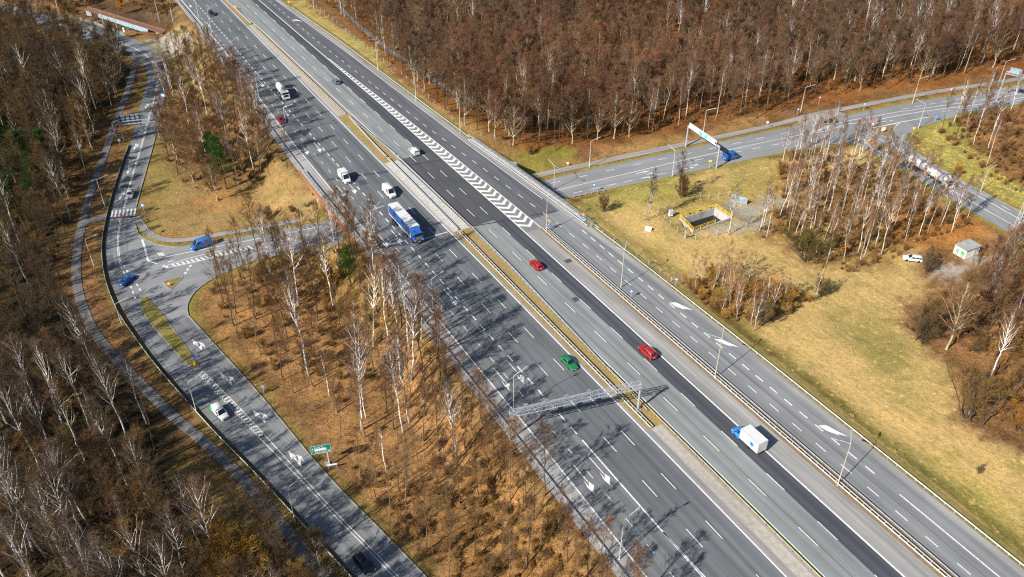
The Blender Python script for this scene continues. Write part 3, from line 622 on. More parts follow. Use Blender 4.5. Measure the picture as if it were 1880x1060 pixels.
# kerbs along the side road
kb = MB()
def kerb(px, w=.25, h=.12, zb=LOWZ):
    pl = pxline(px, zb); d = np.gradient(pl, axis=0); d /= np.linalg.norm(d, axis=1)[:, None]; n = np.stack([-d[:, 1], d[:, 0]], 1)*w/2; N = len(pl); vs = []
    for p, q in zip(pl, n): vs += [(*(p-q), zb-.1), (*(p-q), zb+h), (*(p+q), zb+h), (*(p+q), zb-.1)]
    kb.add(vs, [(4*i+j, 4*i+j+1, 4*i+j+5, 4*i+j+4) for i in range(N-1) for j in range(3)])
kerb([(346,580),(343,568),(346,552),(362,530),(400,506),(470,478)]); kerb(A_R[18:]); kerb([(300,108),(311,132),(307,162),(295,207),(282,265),(262,335),(250,380)]); kerb([(247,404),(252,428),(262,437),(287,450),(325,455),(347,452),(420,440),(600,407)])
kerb([(987,335),(1100,308),(1240,279),(1300,266),(1410,243),(1462,231)]); kerb([(1030,367),(1165,337),(1315,306),(1410,285),(1500,268)]); kerb([(1727,222),(1686,234),(1669,243),(1666,257),(1676,274),(1693,288),(1760,330),(1880,392)])
struct(kb, 'kerb', M['kerb'])

# ------------------------------------------------------------------ barriers
def polyline3(pl, step):
    pl = np.asarray(pl, float); d = np.concatenate([[0], np.cumsum(np.linalg.norm(np.diff(pl, axis=0), axis=1))]); n = max(2, int(round(d[-1]/step))+1); q = np.linspace(0, d[-1], n)
    return np.stack([np.interp(q, d, pl[:, i]) for i in range(3)], 1)
RAILP = [(-.0,.44),(.055,.48),(.0,.53),(.0,.585),(.055,.63),(.0,.68),(-.03,.68),(-.03,.44)]
def rail_mb(mb, pts, side=0.0, prof=RAILP, flip=1):
    pts = np.asarray(pts, float); d = np.gradient(pts, axis=0); d[:, 2] = 0; d /= np.linalg.norm(d, axis=1)[:, None]+1e-9; n = np.stack([-d[:, 1], d[:, 0], d[:, 2]], 1); m = len(prof); vs = []
    for p, q in zip(pts, n):
        for a, z in prof: vs.append(p+q*(side+a*flip)+np.array([0, 0, z]))
    N = len(pts); mb.add(vs, [(i*m+j, i*m+(j+1) % m, (i+1)*m+(j+1) % m, (i+1)*m+j) for i in range(N-1) for j in range(m)])
def guardrail(label, pts, spacing=2.0, double=False, flip=1, m='steel', pm=None, group='steel crash barriers beside the motorway', name='guardrail', gap=.30, low=False, maxposts=100):
    pts = polyline3(pts, spacing); root = thing(name, label, 'guardrail', pts[0], 0, group)
    mb = MB()
    if double: rail_mb(mb, pts, gap, flip=1); mb.build('rail', M[m], root, world=True); mb = MB(); rail_mb(mb, pts, -gap, flip=-1); mb.build('rail', M[m], root, world=True)
    else: rail_mb(mb, pts, .09*flip, flip=flip); mb.build('rail', M[m], root, world=True)
    d = pts[1]-pts[0]; yaw = math.atan2(d[1], d[0]); pb = MB(); pb.box((-.05,-.06,-.3 if not low else -.8), (.05,.06,.64))
    if double: pb.box((-.07,-gap-.01,.50), (.07,gap+.01,.62))
    first = pb.build('post', M[pm or m], root)
    order = sorted(range(len(pts)), key=lambda i: -proj(pts[i])[2]); shown = set(order[-maxposts:]) if len(pts) > maxposts else set(range(len(pts)))
    dd = np.gradient(pts, axis=0); used = False; rest = MB()
    for i in range(len(pts)):
        if i in shown:
            o = first if not used else dup(first, root); used = True
            o.location = tuple(pts[i]-pts[0]); o.rotation_euler = (0, 0, math.atan2(dd[i][1], dd[i][0]))
        else:
            x, y, z = pts[i]; rest.box((x-.05, y-.05, z-.3), (x+.05, y+.05, z+.64))
    if rest.v: tag(rest.build('far_posts', M[pm or m], root, world=True), kind='stuff')
    return root
def mline(f, s0, s1, step=4.0, d=0, z=0.0): return np.array([W(s, float(f(s))+d, z) for s in np.linspace(s0, s1, int(abs(s1-s0)/step)+2)])
guardrail('long steel crash barrier along the outer edge of the exit lanes beside the orange wood', mline(L1, -164, 5, d=.0), 2.0, flip=1, low=True)
guardrail('steel crash barrier of the exit lanes above the island wood and far bridge', mline(L1, -400, -219), 2.6, flip=1, low=True)
guardrail('dense steel crash barrier along the exit lanes on the orange edged bridge', mline(L1, -217, -166, d=.55), 1.3, flip=1)
guardrail('double sided crash barrier in the grass median beside the green car', mline(CLt, -166, -86, d=.0), 1.5, double=True, gap=.3)
guardrail('double sided crash barrier on the paved bridge median nearest the truck', mline(CLt, -213, -167), 1.1, double=True, gap=.2)
guardrail('double sided crash barrier bending through the narrow grass median before the bridge', mline(CLt, -246, -214), 2.0, double=True, gap=.16)
guardrail('single crash barrier in the grass median along the worn light lanes', mline(CRt, -166, -90, d=-.15), 1.8, flip=1, pm='steel_dark')
guardrail('single crash barrier on the bridge median along the dark patched lanes', mline(CRt, -213, -167, d=-.15), 1.1, flip=1)
guardrail('single crash barrier curving through the median grass before the bridge', mline(CRt, -245, -214, d=-.1), 1.6, flip=1)
guardrail('double sided crash barrier between the pale shoulder and the brown divider strip', mline(MLt, -156.5, 5), 1.5, double=True, gap=.34)
guardrail('crash barrier along the slip lanes on the brown divider strip', mline(MRt, -156.5, 5), 1.9, flip=1, pm='steel_dark')
guardrail('crash barrier along the slip lanes at the foot of the dry meadow', mline(G15, -150, 5), 2.0, flip=-1)
guardrail('crash barrier along the grassy verge below the red brown forest', mline(G15, -365, -213), 2.0, flip=-1)
guardrail('crash barrier on the bridge footway beside the dark slip lane', mline(G15, -212, -152, d=-1.2), 1.2, flip=-1)
yl = 'yellow topped median barrier in the sandy strip below the gantry'
guardrail(yl, mline(off(L8, -1.05), -104, 5), 2.0, flip=1, m='yellowrail', pm='steel_dark')
guardrail('rust brown median barrier in the sandy strip beside the mixer truck', mline(lambda s: np.interp(s, [-352,-250], [80.6,81.6]), -350, -249), 2.2, flip=1, m='yellowrail', pm='rustbrown')
guardrail('pair of rails in the grass median at the far end of the motorway', mline(lambda s: np.interp(s, [-420,-352], [79.8,80.6]), -410, -353), 2.6, double=True, gap=.18)
lg = [(238,268),(223,310),(204,370),(196,405),(189,440),(188,468),(192,505),(202,540),(220,580),(243,613),(282,668),(351,747),(399,800),(469,870),(529,935),(578,988),(645,1061),(690,1110)]
pts = np.array([[*q, LOWZ] for q in smooth(lowpoly(lg), 2)]); gr_ = guardrail('low crash barrier with an added dark shade panel along the winding side road and the footpath', pts, 2.2, flip=-1, m='steel', pm='steel_dark', group='crash barriers beside the side roads'); mb = MB(); rail_mb(mb, polyline3(pts, 2.2), .0, [(.03,-.1),(.03,.66),(-.03,.66),(-.03,-.1)]); mb.build('shade_panel', M['chassis'], gr_, world=True)  # solid dark panel added under the rail to fill out its shadow band
pts = np.array([[*q, LOWZ] for q in smooth(lowpoly([(300,104),(312,125),(313,140),(309,165)]), 1)]); guardrail('short dark crash barrier round the bend by the lay-by', pts, 2.5, flip=1, m='steel_dark', group='crash barriers beside the side roads')
pts = np.array([[*q, LOWZ] for q in smooth(lowpoly([(1031,369),(1075,359),(1108,352)]), 1)]); guardrail('short white crash barrier where the crossing road leaves the bridge', pts, 2.0, flip=1, group='crash barriers beside the side roads')

# parapets and other railings
def railing(name, label, pts, h, spacing, m, bars=.35, cat='railing', rails=(1.0,.12), group=None, bt=.03, rr=.045):
    pts = polyline3(pts, spacing); root = thing(name, label, cat, pts[0], 0, group); z = lambda k: np.array([0, 0, h*k])
    hr = MB(); hr.tube(pts+z(1.0), rr, 5); hr.build('handrail', M[m], root, world=True)
    lr = MB(); lr.tube(pts+z(rails[1]), rr*.8, 4); lr.build('bottom_rail', M[m], root, world=True)
    if bars:
        q = polyline3(pts, bars); b = MB()
        for p in q: b.box((p[0]-bt/2, p[1]-bt/2, p[2]+h*.1), (p[0]+bt/2, p[1]+bt/2, p[2]+h))
        b.build('bar_lattice', M[m], root, world=True)
    elif len(rails) > 2:
        mr = MB(); mr.tube(pts+z(rails[2]), rr*.8, 4); mr.build('middle_rail', M[m], root, world=True)
    pb = MB(); pb.box((-rr-.01,-rr-.01,-.15), (rr+.01,rr+.01,h)); f = pb.build('post', M[m], root)
    for i, p in enumerate(pts):
        o = f if i == 0 else dup(f, root); o.location = tuple(p-pts[0])
    return root
railing('bridge_parapet', 'grey steel railing along the orange edge of the bridge', mline(L1, -217, -165, d=-.35), 1.1, 2.0, 'steel', .28)
railing('bridge_parapet', 'dark steel railing of the bridge above the crossing road', mline(G15, -212, -152, d=.55), 1.2, 2.0, 'steel_dark', .16, bt=.05)

# ------------------------------------------------------------------ the bridge under the motorway
br = thing('road_bridge', 'concrete motorway bridge with a rust orange edge beam over the crossing road', 'bridge', W(-190, 80, LOWZ))
def slab(name, f0, f1, s0, s1, z0, z1, m):
    mb = MB(); s = np.linspace(s0, s1, 14); vs = []
    for q in s: vs += [W(q, f0(q), z0), W(q, f1(q), z0), W(q, f1(q), z1), W(q, f0(q), z1)]
    n = len(s); mb.add(vs, [(4*i+j, 4*i+(j+1) % 4, 4*i+4+(j+1) % 4, 4*i+4+j) for i in range(n-1) for j in range(4)]+[(0,1,2,3), tuple(4*n-4+k for k in range(4))])
    return mb.build(name, m, br, world=True)
slab('deck', off(L1,-.55), off(G15,.9), -218, -150, -1.25, -.06, M['concrete'])
slab('edge_beam', off(L1,-.95), off(L1,-.55), -219, -164, -1.3, .12, M['rust'])
slab('edge_beam', off(G15,.9), off(G15,1.25), -216, -150, -1.3, .12, M['concrete'])
def edge_pt(pxl, tq):
    q = resample(lowpoly(pxl), 400); i = int(np.argmin(np.abs(q@NV-tq))); return q[i]
for pxl, sgn in ((B_U, -1), (B_L, 1)):
    ts = np.linspace(55.6, 112.5, 12); mb = MB(); vs = []
    for tq in ts:
        p = edge_pt(pxl[6:], tq)+DV*sgn*2.9; q = p+DV*sgn*.9
        vs += [(*p, LOWZ-.4), (*q, LOWZ-.4), (*q, -1.25), (*p, -1.25)]
    n = len(ts); mb.add(vs, [(4*i+j, 4*i+(j+1) % 4, 4*i+4+(j+1) % 4, 4*i+4+j) for i in range(n-1) for j in range(4)]+[(0,1,2,3), tuple(4*n-4+k for k in range(4))])
    mb.build('abutment', M['concrete_pale'], br, world=True)
    for tq, dirn in ((56.0, -1), (112.2, 1)):    # wing walls
        p = edge_pt(pxl[6:], tq)+DV*sgn*3.0; mb = MB(); q = p+NV*dirn*1.0+DV*sgn*7; 
        mb.add([(*p, LOWZ-.4), (*q, LOWZ-.4), (*q, -2.6), (*p, .0), *[(a[0]+NV[0]*.5, a[1]+NV[1]*.5, z) for a, z in ((p, LOWZ-.4), (q, LOWZ-.4), (q, -2.6), (p, .0))]], [(0,1,2,3),(4,7,6,5),(0,4,5,1),(1,5,6,2),(2,6,7,3),(3,7,4,0)])
        mb.build('wing_wall', M['concrete_pale'], br, world=True)
ap = MB(); a = edge_pt(B_U[6:], 55.4)+DV*-2.6; b = edge_pt(B_U[6:], 50)+DV*-2.2; c = a-DV*7; 
ap.add([(*a, LOWZ+.1), (*b, LOWZ+.1), (*(b-DV*6.5), -2.4), (*c, -1.2)], [(0,1,2,3)]); ap.build('slope_paving', M['verge_dry'], br, world=True)
fb = thing('rail_bridge', 'far motorway bridge with rusty edge over the railway cutting', 'bridge', W(-395, 63, 0))
mb = MB(); mb.beam(W(-455, float(L1(-455))-1.2, -.5), W(-366, float(L1(-366))-1.2, -.5), .5, 1.3); mb.build('edge_beam', M['rustbrown'], fb, world=True)
mb = MB(); mb.beam(W(-366, float(L1(-366))-1.6, -3.4), W(-366, float(L1(-366))+3, -3.4), 1.6, 6.5); mb.build('abutment', M['concrete'], fb, world=True)
railing('bridge_parapet', 'pale railing on the far motorway bridge at the railway cutting', mline(L1, -455, -366, d=-.9), 1.1, 2.4, 'steel', .35)

# ------------------------------------------------------------------ street lamps
def street_lamp(foot, z, label, h=9.6, arms=(0,), reach=2.2, rise=.9, m='pole', group='street lamps'):
    root = thing('street_lamp', label, 'street lamp', (foot[0], foot[1], z), 0, group)
    mb = MB(); mb.tube([(0,0,-.3),(0,0,1.2),(0,0,1.25),(0,0,h)], [.13,.12,.095,.06], 8); mb.build('pole', M[m], root, smooth=40)
    for a in arms:
        c, s = math.cos(a), math.sin(a)
        mb = MB(); mb.tube([(0,0,h-.15),(c*.25,s*.25,h+.12),(c*reach,s*reach,h+rise)], [.06,.055,.045], 6); mb.build('arm', M['pole'], root, smooth=40)
        hd = MB(); e = np.array([c*reach, s*reach, h+rise]); q = np.array([c, s, .25]); q /= np.linalg.norm(q); n = np.array([-s, c, 0])
        prof = [(-.1,.08,.05),(.15,.15,.09),(.55,.17,.10),(.85,.11,.06),(.95,.04,.03)]; vs = []
        for x, w, t in prof: vs += [e+q*x+n*sx*w+np.array([0,0,sz*t]) for sx, sz in ((-1,-.7),(1,-.7),(.8,1),(-.8,1))]
        hd.add(vs, [(4*i+j, 4*i+(j+1) % 4, 4*i+4+(j+1) % 4, 4*i+4+j) for i in range(4) for j in range(4)]+[(0,3,2,1),(16,17,18,19)]); hd.build('lamp_head', M['lamp'], root, smooth=35)
    return root
AN = math.atan2(NV[1], NV[0]); AD = math.atan2(DV[1], DV[0])
for px, py, lab, arms in [(1137,1027,'tall lamp beside the exit lanes nearest the viewer, its shadow across the lanes',(AN,)),
        (943,760,'single arm lamp on the exit lane shoulder just above the motorway gantry',(AN,)),
        (796,578,'single arm lamp on the exit lane shoulder beside the tree shadows',(AN,)),
        (690,447,'two armed lamp on the shoulder beside the blue articulated lorry',(AN+.35,AN-.45)),
        (529,251,'two armed lamp on the shoulder beside the dark red car',(AN+.3,AN-.5)),
        (477,188,'single arm lamp on the shoulder beside the cement mixer',(AN,)),
        (434,123,'single arm lamp on the far exit lane shoulder above the island wood',(AN,)),
        (389,62,'single arm lamp beside the far exit lane near the dark car',(AN,)),
        (365,33,'single arm lamp on the far bridge over the railway cutting',(AN,))]:
    q = P(px, py); t0 = q[:2]@NV; street_lamp(q, -.1, lab, 9.6, arms, group='street lamps along the exit lanes')
for px, py, lab in [(1537,892,'two armed lamp on the brown divider near the white box lorry'),(1312,695,'two armed lamp on the brown divider below the birch clump'),
        (1140,528,'two armed lamp on the brown divider across from the small red car'),(1003,427,'two armed lamp at the pointed nose of the divider by the hatched gore')]:
    q = P(px, py); street_lamp(q, 0, lab, 10.2, (AN+.75, AN+math.pi-.75) if px != 1003 else (AN+.9, AN+math.pi+.5), 2.0, .5, 'pole_tan', 'street lamps on the divider')
for px, py, lab in [(694,130,'slim lamp on the far verge beside the forest path'),(764,187,'slim lamp on the verge behind the forest edge crash barrier'),(845,245,'slim lamp on the leafy verge nearest the bridge'),(577,18,'slim lamp at the far top of the grassy verge')]:
    q = g1(px, py); street_lamp(q, q[2], lab, 11.5, (AN+math.pi,), 1.6, .15, group='street lamps on the forest verge')
for px, py, lab, az, h in [(1082,307,'lamp beside the footway near the bridge railing',0.3,8.5),(1017,348,'two headed lamp close to the bridge beside the crossing road',2.2,7.5),(1234,325,'lamp on the grass side of the crossing road by the round bush',2.2,8.5),
        (1291,245,'lamp on the footway just beyond the white sign gantry',-.2,8),(1470,204,'lamp at the forest lay-by opening',0,8.5),(1675,190,'lamp on the forest footway above the junction',0,9),(1686,236,'lamp standing on the grass inside the slip road bend',2.6,8.5),
        (1832,157,'lamp on the footway beside the farthest sign gantry',0,9),(1648,285,'lamp on the gravel island of the slip road',.4,6.5),(1800,352,'lamp on the grass bank beyond the tanker',.4,7),
        (239,173,'lamp on the strip between footpath and side road above the sign gantry',.3,6),(193,380,'lamp beside the zebra crossing at the footpath link',.3,8.5),(173,490,'lamp on the dark strip beside the road junction',.3,8),
        (223,594,'lamp on the curve of the side road beside the grass island',.4,5.5),(361,757,'lamp on the barrier side of the road by the white and green car',.5,8),(542,960,'lamp on the barrier side of the road nearest the viewer',.5,9),(213,252,'small lamp beside the footpath at the sign gantry',.2,5)]:
    q = P(px, py, LOWZ); street_lamp(q, LOWZ, lab, h, (az,) if 'two headed' not in lab else (az, az+math.pi*.9), 2.2, .8, group='street lamps along the side roads')

# ------------------------------------------------------------------ gantries
def height_for(foot, top):
    hs = np.linspace(1, 16, 301); f = np.array(foot); e = [abs(proj(f+[0,0,h])[1]-top[1]) for h in hs]; return float(hs[int(np.argmin(e))])
def truss(mb, a, b, w, h, bay, r=.06):
    a = np.array(a, float); b = np.array(b, float); d = b-a; L = np.linalg.norm(d); d /= L; n = np.array([-d[1], d[0], 0]); u = np.array([0, 0, 1.])
    cs = [n*sx*w/2+u*sz*h/2 for sx, sz in ((-1,-1),(1,-1),(1,1),(-1,1))]
    for c in cs: mb.beam(a+c, b+c, r*1.7, r*1.7)
    k = int(L/bay)
    for i in range(k+1):
        p = a+d*L*i/k
        for x, y in ((0,1),(1,2),(2,3),(3,0)): mb.beam(p+cs[x], p+cs[y], r, r)
        if i < k:
            q = a+d*L*(i+1)/k
            for x, y in ((0,1),(1,2),(2,3),(3,0)): mb.beam(p+cs[x if i % 2 else y], q+cs[y if i % 2 else x], r*.8, r*.8)
fL = W(*st(946, 800), 0); gl = g1(949, 840)
fR = P(1171, 752); hR = height_for(fR, (1176, 706)); zt = hR
g = thing('sign_gantry', 'grey lattice gantry spanning the exit and main lanes of the motorway', 'gantry', fR, 0, None)
lf = np.array([*W(st(952,800)[0], float(L1(st(952,800)[0]))-.9)[:2], -1.5])
for f, bz in ((fR, -.2), (lf, -2.2)):
    mb = MB(); mb.tube([(f[0], f[1], bz), (f[0], f[1], zt+.35)], [.24,.20], 10); mb.build('column', M['gantry'], g, smooth=40, world=True)
    mb = MB(); mb.box((f[0]-.5, f[1]-.5, bz), (f[0]+.5, f[1]+.5, bz+.35 if bz > -1 else bz+1.2)); mb.build('footing', M['concrete'], g, world=True)
mb = MB(); A_ = np.array([fR[0], fR[1], zt]); B_ = np.array([lf[0], lf[1], zt]); truss(mb, A_, B_, 1.1, .9, 1.7, .06); mb.build('truss', M['gantry'], g, world=True)
mb = MB(); d = (B_-A_); L_ = np.linalg.norm(d); d /= L_; n = np.array([-d[1], d[0], 0])
for sgn in (-1, 1): mb.beam(A_+d*9+n*sgn*.35+[0,0,.5], B_-d*1+n*sgn*.35+[0,0,.5], .06, .06)
for i in range(int(L_-10)): mb.beam(A_+d*(9+i)+n*.35+[0,0,.5], A_+d*(9+i)-n*.35+[0,0,.5], .12, .05)
mb.beam(A_+d*9.5+[0,0,.47], B_-d*1.2+[0,0,.47], .66, .03); mb.build('walkway_grating', M['steel_dark'], g, world=True)  # solid plate added within the grating to deepen the gantry's shadow
mb = MB()
for q0, q1 in ((10, L_-1.5),):
    for hh in (.95, 1.45): mb.beam(A_+d*q0+n*.62+[0,0,hh], A_+d*q1+n*.62+[0,0,hh], .05, .05)
    for i in np.arange(q0, q1+.1, 2.0): mb.beam(A_+d*i+n*.62+[0,0,.45], A_+d*i+n*.62+[0,0,1.45], .05, .05)
mb.build('walkway_railing', M['gantry'], g, world=True)
for q in (10.2, 14.6, 18.5, 22.5):
    mb = MB(); c = A_+d*q-n*.75+np.array([0,0,.55]); mb.beam(c-d*.35, c+d*.35, .5, .35); mb.build('sensor_box', M['steel_dark'], g, world=True)

def portal(label, fa, fb, h, parts_m='gantry', r=.2, beam=True):
    fa = np.array(fa); fb = np.array(fb); g = thing('sign_gantry', label, 'gantry', fa)
    for f in (fa, fb):
        mb = MB(); mb.tube([(f[0], f[1], f[2]-.3), (f[0], f[1], f[2]+h)], [r, r*.85], 8); mb.build('column', M[parts_m], g, smooth=40, world=True)
    return g
# white gantry with green direction panels on the crossing road
fa = P(1259, 269, LOWZ); fb = P(1315, 309, LOWZ); h = 7.2
g = portal('white portal gantry with green panels over the crossing road by the blue van', fa, fb, h, r=.26)
mb = MB(); a = fa+[0,0,h-.2]; b = fb+[0,0,h-.2]; mb.beam(a, b, .55, .6); mb.build('crossbeam', M['gantry'], g, world=True)
d = (b-a)/np.linalg.norm(b-a); L_ = np.linalg.norm(b-a); n = np.array([d[1], -d[0], 0]); n = n if n@np.array([0,-1,0]) > 0 else -n
mb = MB(); mb.beam(a+d*1.2+n*.55+[0,0,.9], b-d*1.0+n*.55+[0,0,.9], .1, 1.7); board = mb.build('sign_board', M['boardblue'], g, world=True)
for q0, q1, z0, z1, m in ((.42,.50,.25,1.0,'signmint'),(.42,.45,1.0,1.5,'signmint'),(.58,.66,.3,.75,'signmint'),(.60,.64,.75,1.45,'signmint'),(.9,.93,.6,1.1,'black')):
    mb = MB(); p0 = a+d*L_*q0+n*.63+[0,0,(z0+z1)/2]; p1 = a+d*L_*q1+n*.63+[0,0,(z0+z1)/2]; mb.beam(p0, p1, .05, z1-z0); mb.build('sign_symbol', M[m], board, world=True)
mb = MB(); mb.beam(a+d*.6-n*.5+[0,0,.35], b-d*2-n*.5+[0,0,.35], .7, .06); mb.build('walkway_grating', M['steel'], g, world=True)
# gantry over the side road, its panel seen from behind
fa = P(228, 260, LOWZ); fb = P(293, 253, LOWZ); h = 7.0
g = portal('slim portal gantry over the winding side road with its panel seen from behind', fa, fb, h, r=.16)
a = fa+[0,0,h-.3]; b = fb+[0,0,h-.3]; mb = MB()
for dz in (0, -1.0): mb.beam(a+[0,0,dz], b+[0,0,dz], .2, .22)
mb.build('crossbeam', M['gantry'], g, world=True); d = (b-a)/np.linalg.norm(b-a); n = np.array([-d[1], d[0], 0])
mb = MB(); mb.beam(a+d*.5+n*.2+[0,0,.3], a+d*6.6+n*.2+[0,0,.3], .08, 3.6); board = mb.build('sign_board', M['signback'], g, world=True)
mb = MB()
for i in range(5): p = a+d*(.6+i*1.45)+n*.1; mb.beam(p+[0,0,-1.4], p+[0,0,2.0], .22, .1)
for hh in (-.6,.4,1.4): mb.beam(a+d*.5+n*.13+[0,0,hh], a+d*6.6+n*.13+[0,0,hh], .05, .2)
mb.build('back_frame', M['black'], board, world=True)
# gantry at the far right
fa = P(1829, 186, LOWZ); h = height_for(fa, (1853, 132)); fb = P(1910, 206, LOWZ)
g = portal('portal gantry with a pale board rising behind the bare trees at the picture edge', fa, fb, h, r=.22)
a = fa+[0,0,h-.2]; b = fb+[0,0,h-.2]; mb = MB(); truss(mb, a, b, .8, .7, 1.4, .09); mb.build('truss', M['gantry'], g, world=True)
d = (b-a)/np.linalg.norm(b-a); n = np.array([-d[1], d[0], 0]); mb = MB(); mb.beam(a+d*.8+n*.6+[0,0,.7], a+d*4.5+n*.6+[0,0,.7], .1, 2.3); mb.build('sign_board', M['signback'], g, world=True)

# ------------------------------------------------------------------ signs
def disc(mb, c, r, nrm, th=.03, n=16, shape=None):
    nrm = np.array(nrm, float); nrm /= np.linalg.norm(nrm); u = np.cross([0,0,1.], nrm); u /= np.linalg.norm(u); v = np.cross(nrm, u); c = np.array(c, float)
    if shape is None: pr = [(r*math.cos(2*math.pi*k/n), r*math.sin(2*math.pi*k/n)) for k in range(n)]
    else: pr = [(x*r, y*r) for x, y in shape]
    k = len(pr); vs = [c+u*x+v*y-nrm*th/2 for x, y in pr]+[c+u*x+v*y+nrm*th/2 for x, y in pr]
    mb.add(vs, [tuple(range(k))[::-1], tuple(range(k, 2*k))]+[(i, (i+1) % k, k+(i+1) % k, k+i) for i in range(k)])
SQ = [(-1,-1),(1,-1),(1,1),(-1,1)]; TRI = [(-1,.8),(0,-.95),(1,.8)]; TRIU = [(-1,-.7),(1,-.7),(0,1)]; DIA = [(0,-1.2),(1.2,0),(0,1.2),(-1.2,0)]; RECT = [(-1.0,-.62),(1.0,-.62),(1.0,.62),(-1.0,.62)]; OCT = None
def sign(px, py, label, plates, h=2.4, z=None, az=None, post='pole', r0=.05, name='road_sign'):
    """plates: (height, radius, shape, material, symbol) ; faces az"""
    p = g1(px, py) if z is None else P(px, py, z); root = thing(name, label, 'road sign', p, 0)
    mb = MB(); mb.tube([(0,0,-.3),(0,0,h+.3)], r0, 6); mb.build('post', M[post], root, smooth=40)
    f = math.pi*1.5 if az is None else az; nv = np.array([math.cos(f), math.sin(f), 0])
    for hh, r, shp, m, sy in plates:
        mb = MB(); disc(mb, nv*.08+np.array([0,0,hh]), r, nv, .03, 16, shp); pl = mb.build('plate', M[m], root)
        mb = MB()
        u = np.cross([0,0,1.], nv); c = nv*.105+np.array([0,0,hh])
        if sy == 'arrow': mb.beam(c+u*r*.4+[0,0,r*.4], c-u*r*.3-[0,0,r*.3], r*.2, .02, nv); disc(mb, c-u*r*.35-[0,0,r*.35], r*.35, nv, .02, 3, TRI)
        elif sy == 'bar': mb.beam(c-u*r*.65, c+u*r*.65, .02, r*.3)
        elif sy == 'dot': disc(mb, c, r*.55, nv, .02, 14, None if shp is None else shp)
        elif sy == 'stripes':
            for q in (-.6,-.1,.4): mb.beam(c-u*r*.9+[0,0,q*r], c+u*r*.9+[0,0,(q+.35)*r], .02, r*.22)
        if mb.v: mb.build('symbol', M['signwhite' if sy != 'dotred' else 'signred'], pl)
    return root
sign(1008, 422, 'orange diamond over a blue square sign at the tip of the divider', [(2.7,.42,DIA,'signorange',None),(1.75,.42,SQ,'signblue','arrow')], 2.8, 0)
sign(1070, 410, 'orange diamond over a blue square sign behind the bridge end barrier', [(2.7,.42,DIA,'signorange',None),(1.75,.42,SQ,'signblue','arrow')], 2.8)
sign(1090, 354, 'small blue square sign on the near kerb of the crossing road', [(2.6,.42,SQ,'signblue','dot')], 2.6, LOWZ)
sign(1302, 310, 'small pale yellow board beside the white portal gantry', [(2.6,.5,RECT,'signyellow',None)], 2.6, LOWZ)
sign(1158, 548, 'small blue sign in the brown divider strip', [(2.0,.4,SQ,'signblue','dot')], 2.0, 0)
sign(1240, 527, 'small blue sign behind the barrier at the birch clump', [(2.2,.4,SQ,'signblue','dot')], 2.2)
sign(1600, 236, 'red and white no entry sign at the tip of the gravel island', [(2.6,.45,None,'signred','bar'),(1.5,.35,SQ,'signwhite',None)], 2.6, LOWZ)
sign(1620, 244, 'striped red and white marker on the gravel island', [(1.4,.6,SQ,'signwhite',None),(1.9,.35,SQ,'signred','stripes')], 1.6, LOWZ)
sign(1674, 250, 'yellow triangle sign on the grass inside the slip road bend', [(2.6,.6,TRI,'signyellow',None)], 2.6, LOWZ)
sign(1717, 223, 'blue and white arrow board on the grass at the slip road entry', [(2.0,.75,RECT,'signblue','arrow')], 2.1, LOWZ)
sign(1595, 262, 'orange bollard sign at the head of the slip road strip', [(1.0,.4,SQ,'signorange',None)], 1.2, LOWZ)
sign(1585, 203, 'blue round path sign on the footway above the junction', [(2.4,.45,None,'signblue','dot')], 2.4, LOWZ)
sign(1503, 191, 'white and red sign at the mouth of the forest lay-by', [(2.4,.42,None,'signred','dot')], 2.4, LOWZ)
sign(1463, 213, 'pale blue sign on the footway before the forest lay-by', [(2.4,.42,None,'signblue','dot')], 2.4, LOWZ)
sign(1743, 176, 'white round sign on the footway opposite the bare trees', [(2.4,.42,None,'signwhite',None)], 2.4, LOWZ)
sign(1407, 236, 'small white sign on the footway between gantry and lay-by', [(2.2,.4,None,'signwhite',None)], 2.3, LOWZ)
sign(1042, 305, 'short white marker post beside the footway near the bridge', [(1.0,.3,SQ,'signwhite',None)], 1.0, LOWZ)
sign(176, 358, 'blue round cycle path sign on the footpath near the lamp', [(2.6,.5,None,'signblue','bar')], 2.6, LOWZ)
sign(266, 392, 'blue square pedestrian crossing sign at the zebra crossing', [(2.6,.5,SQ,'signblue','dot')], 2.6, LOWZ)
sign(128, 400, 'grey round sign seen from behind beside the footpath wood', [(1.6,.45,None,'signback',None)], 1.6, LOWZ)
sign(275, 434, 'dark red octagonal stop sign seen on the grass corner', [(2.6,.42,None,'signred',None)], 2.6, LOWZ, az=R(20))
sign(311, 525, 'low red and white chevron plate on the small grass triangle', [(.7,.35,SQ,'signred','stripes')], .8, LOWZ+.1)
sign(267, 553, 'yellow bollard with a grey sign back at the top of the long grass island', [(2.0,.4,None,'signback',None),(.7,.32,[(-.5,-1.5),(.5,-1.5),(.5,1.5),(-.5,1.5)],'yellow',None)], 2.0, LOWZ+.1, post='yellow')
sign(358, 672, 'yellow bollard with a blue keep side arrow at the foot of the long grass island', [(2.1,.5,None,'signblue','arrow'),(.7,.32,[(-.5,-1.5),(.5,-1.5),(.5,1.5),(-.5,1.5)],'yellow',None)], 2.1, LOWZ+.1, post='yellow')
sign(485, 724, 'pair of small grey sign backs at the edge of the orange leaves', [(2.2,.4,None,'signback',None),(1.4,.28,SQ,'signback',None)], 2.3, LOWZ)
sign(352, 750, 'dark back of a square board by the barrier lamp', [(1.6,.6,SQ,'blackpl',None)], 1.7, LOWZ)
sign(249, 110, 'blue sign at the mouth of the side track', [(2.0,.5,SQ,'signblue','dot')], 2.0, LOWZ)
sign(263, 128, 'grey triangular sign back on the inside of the bend', [(1.9,.55,TRIU,'signback',None)], 1.9, LOWZ)
sign(301, 184, 'white and blue board at the roadside below the bend', [(1.7,.7,RECT,'signwhite','bar'),(2.5,.5,RECT,'signblue',None)], 2.4, LOWZ)
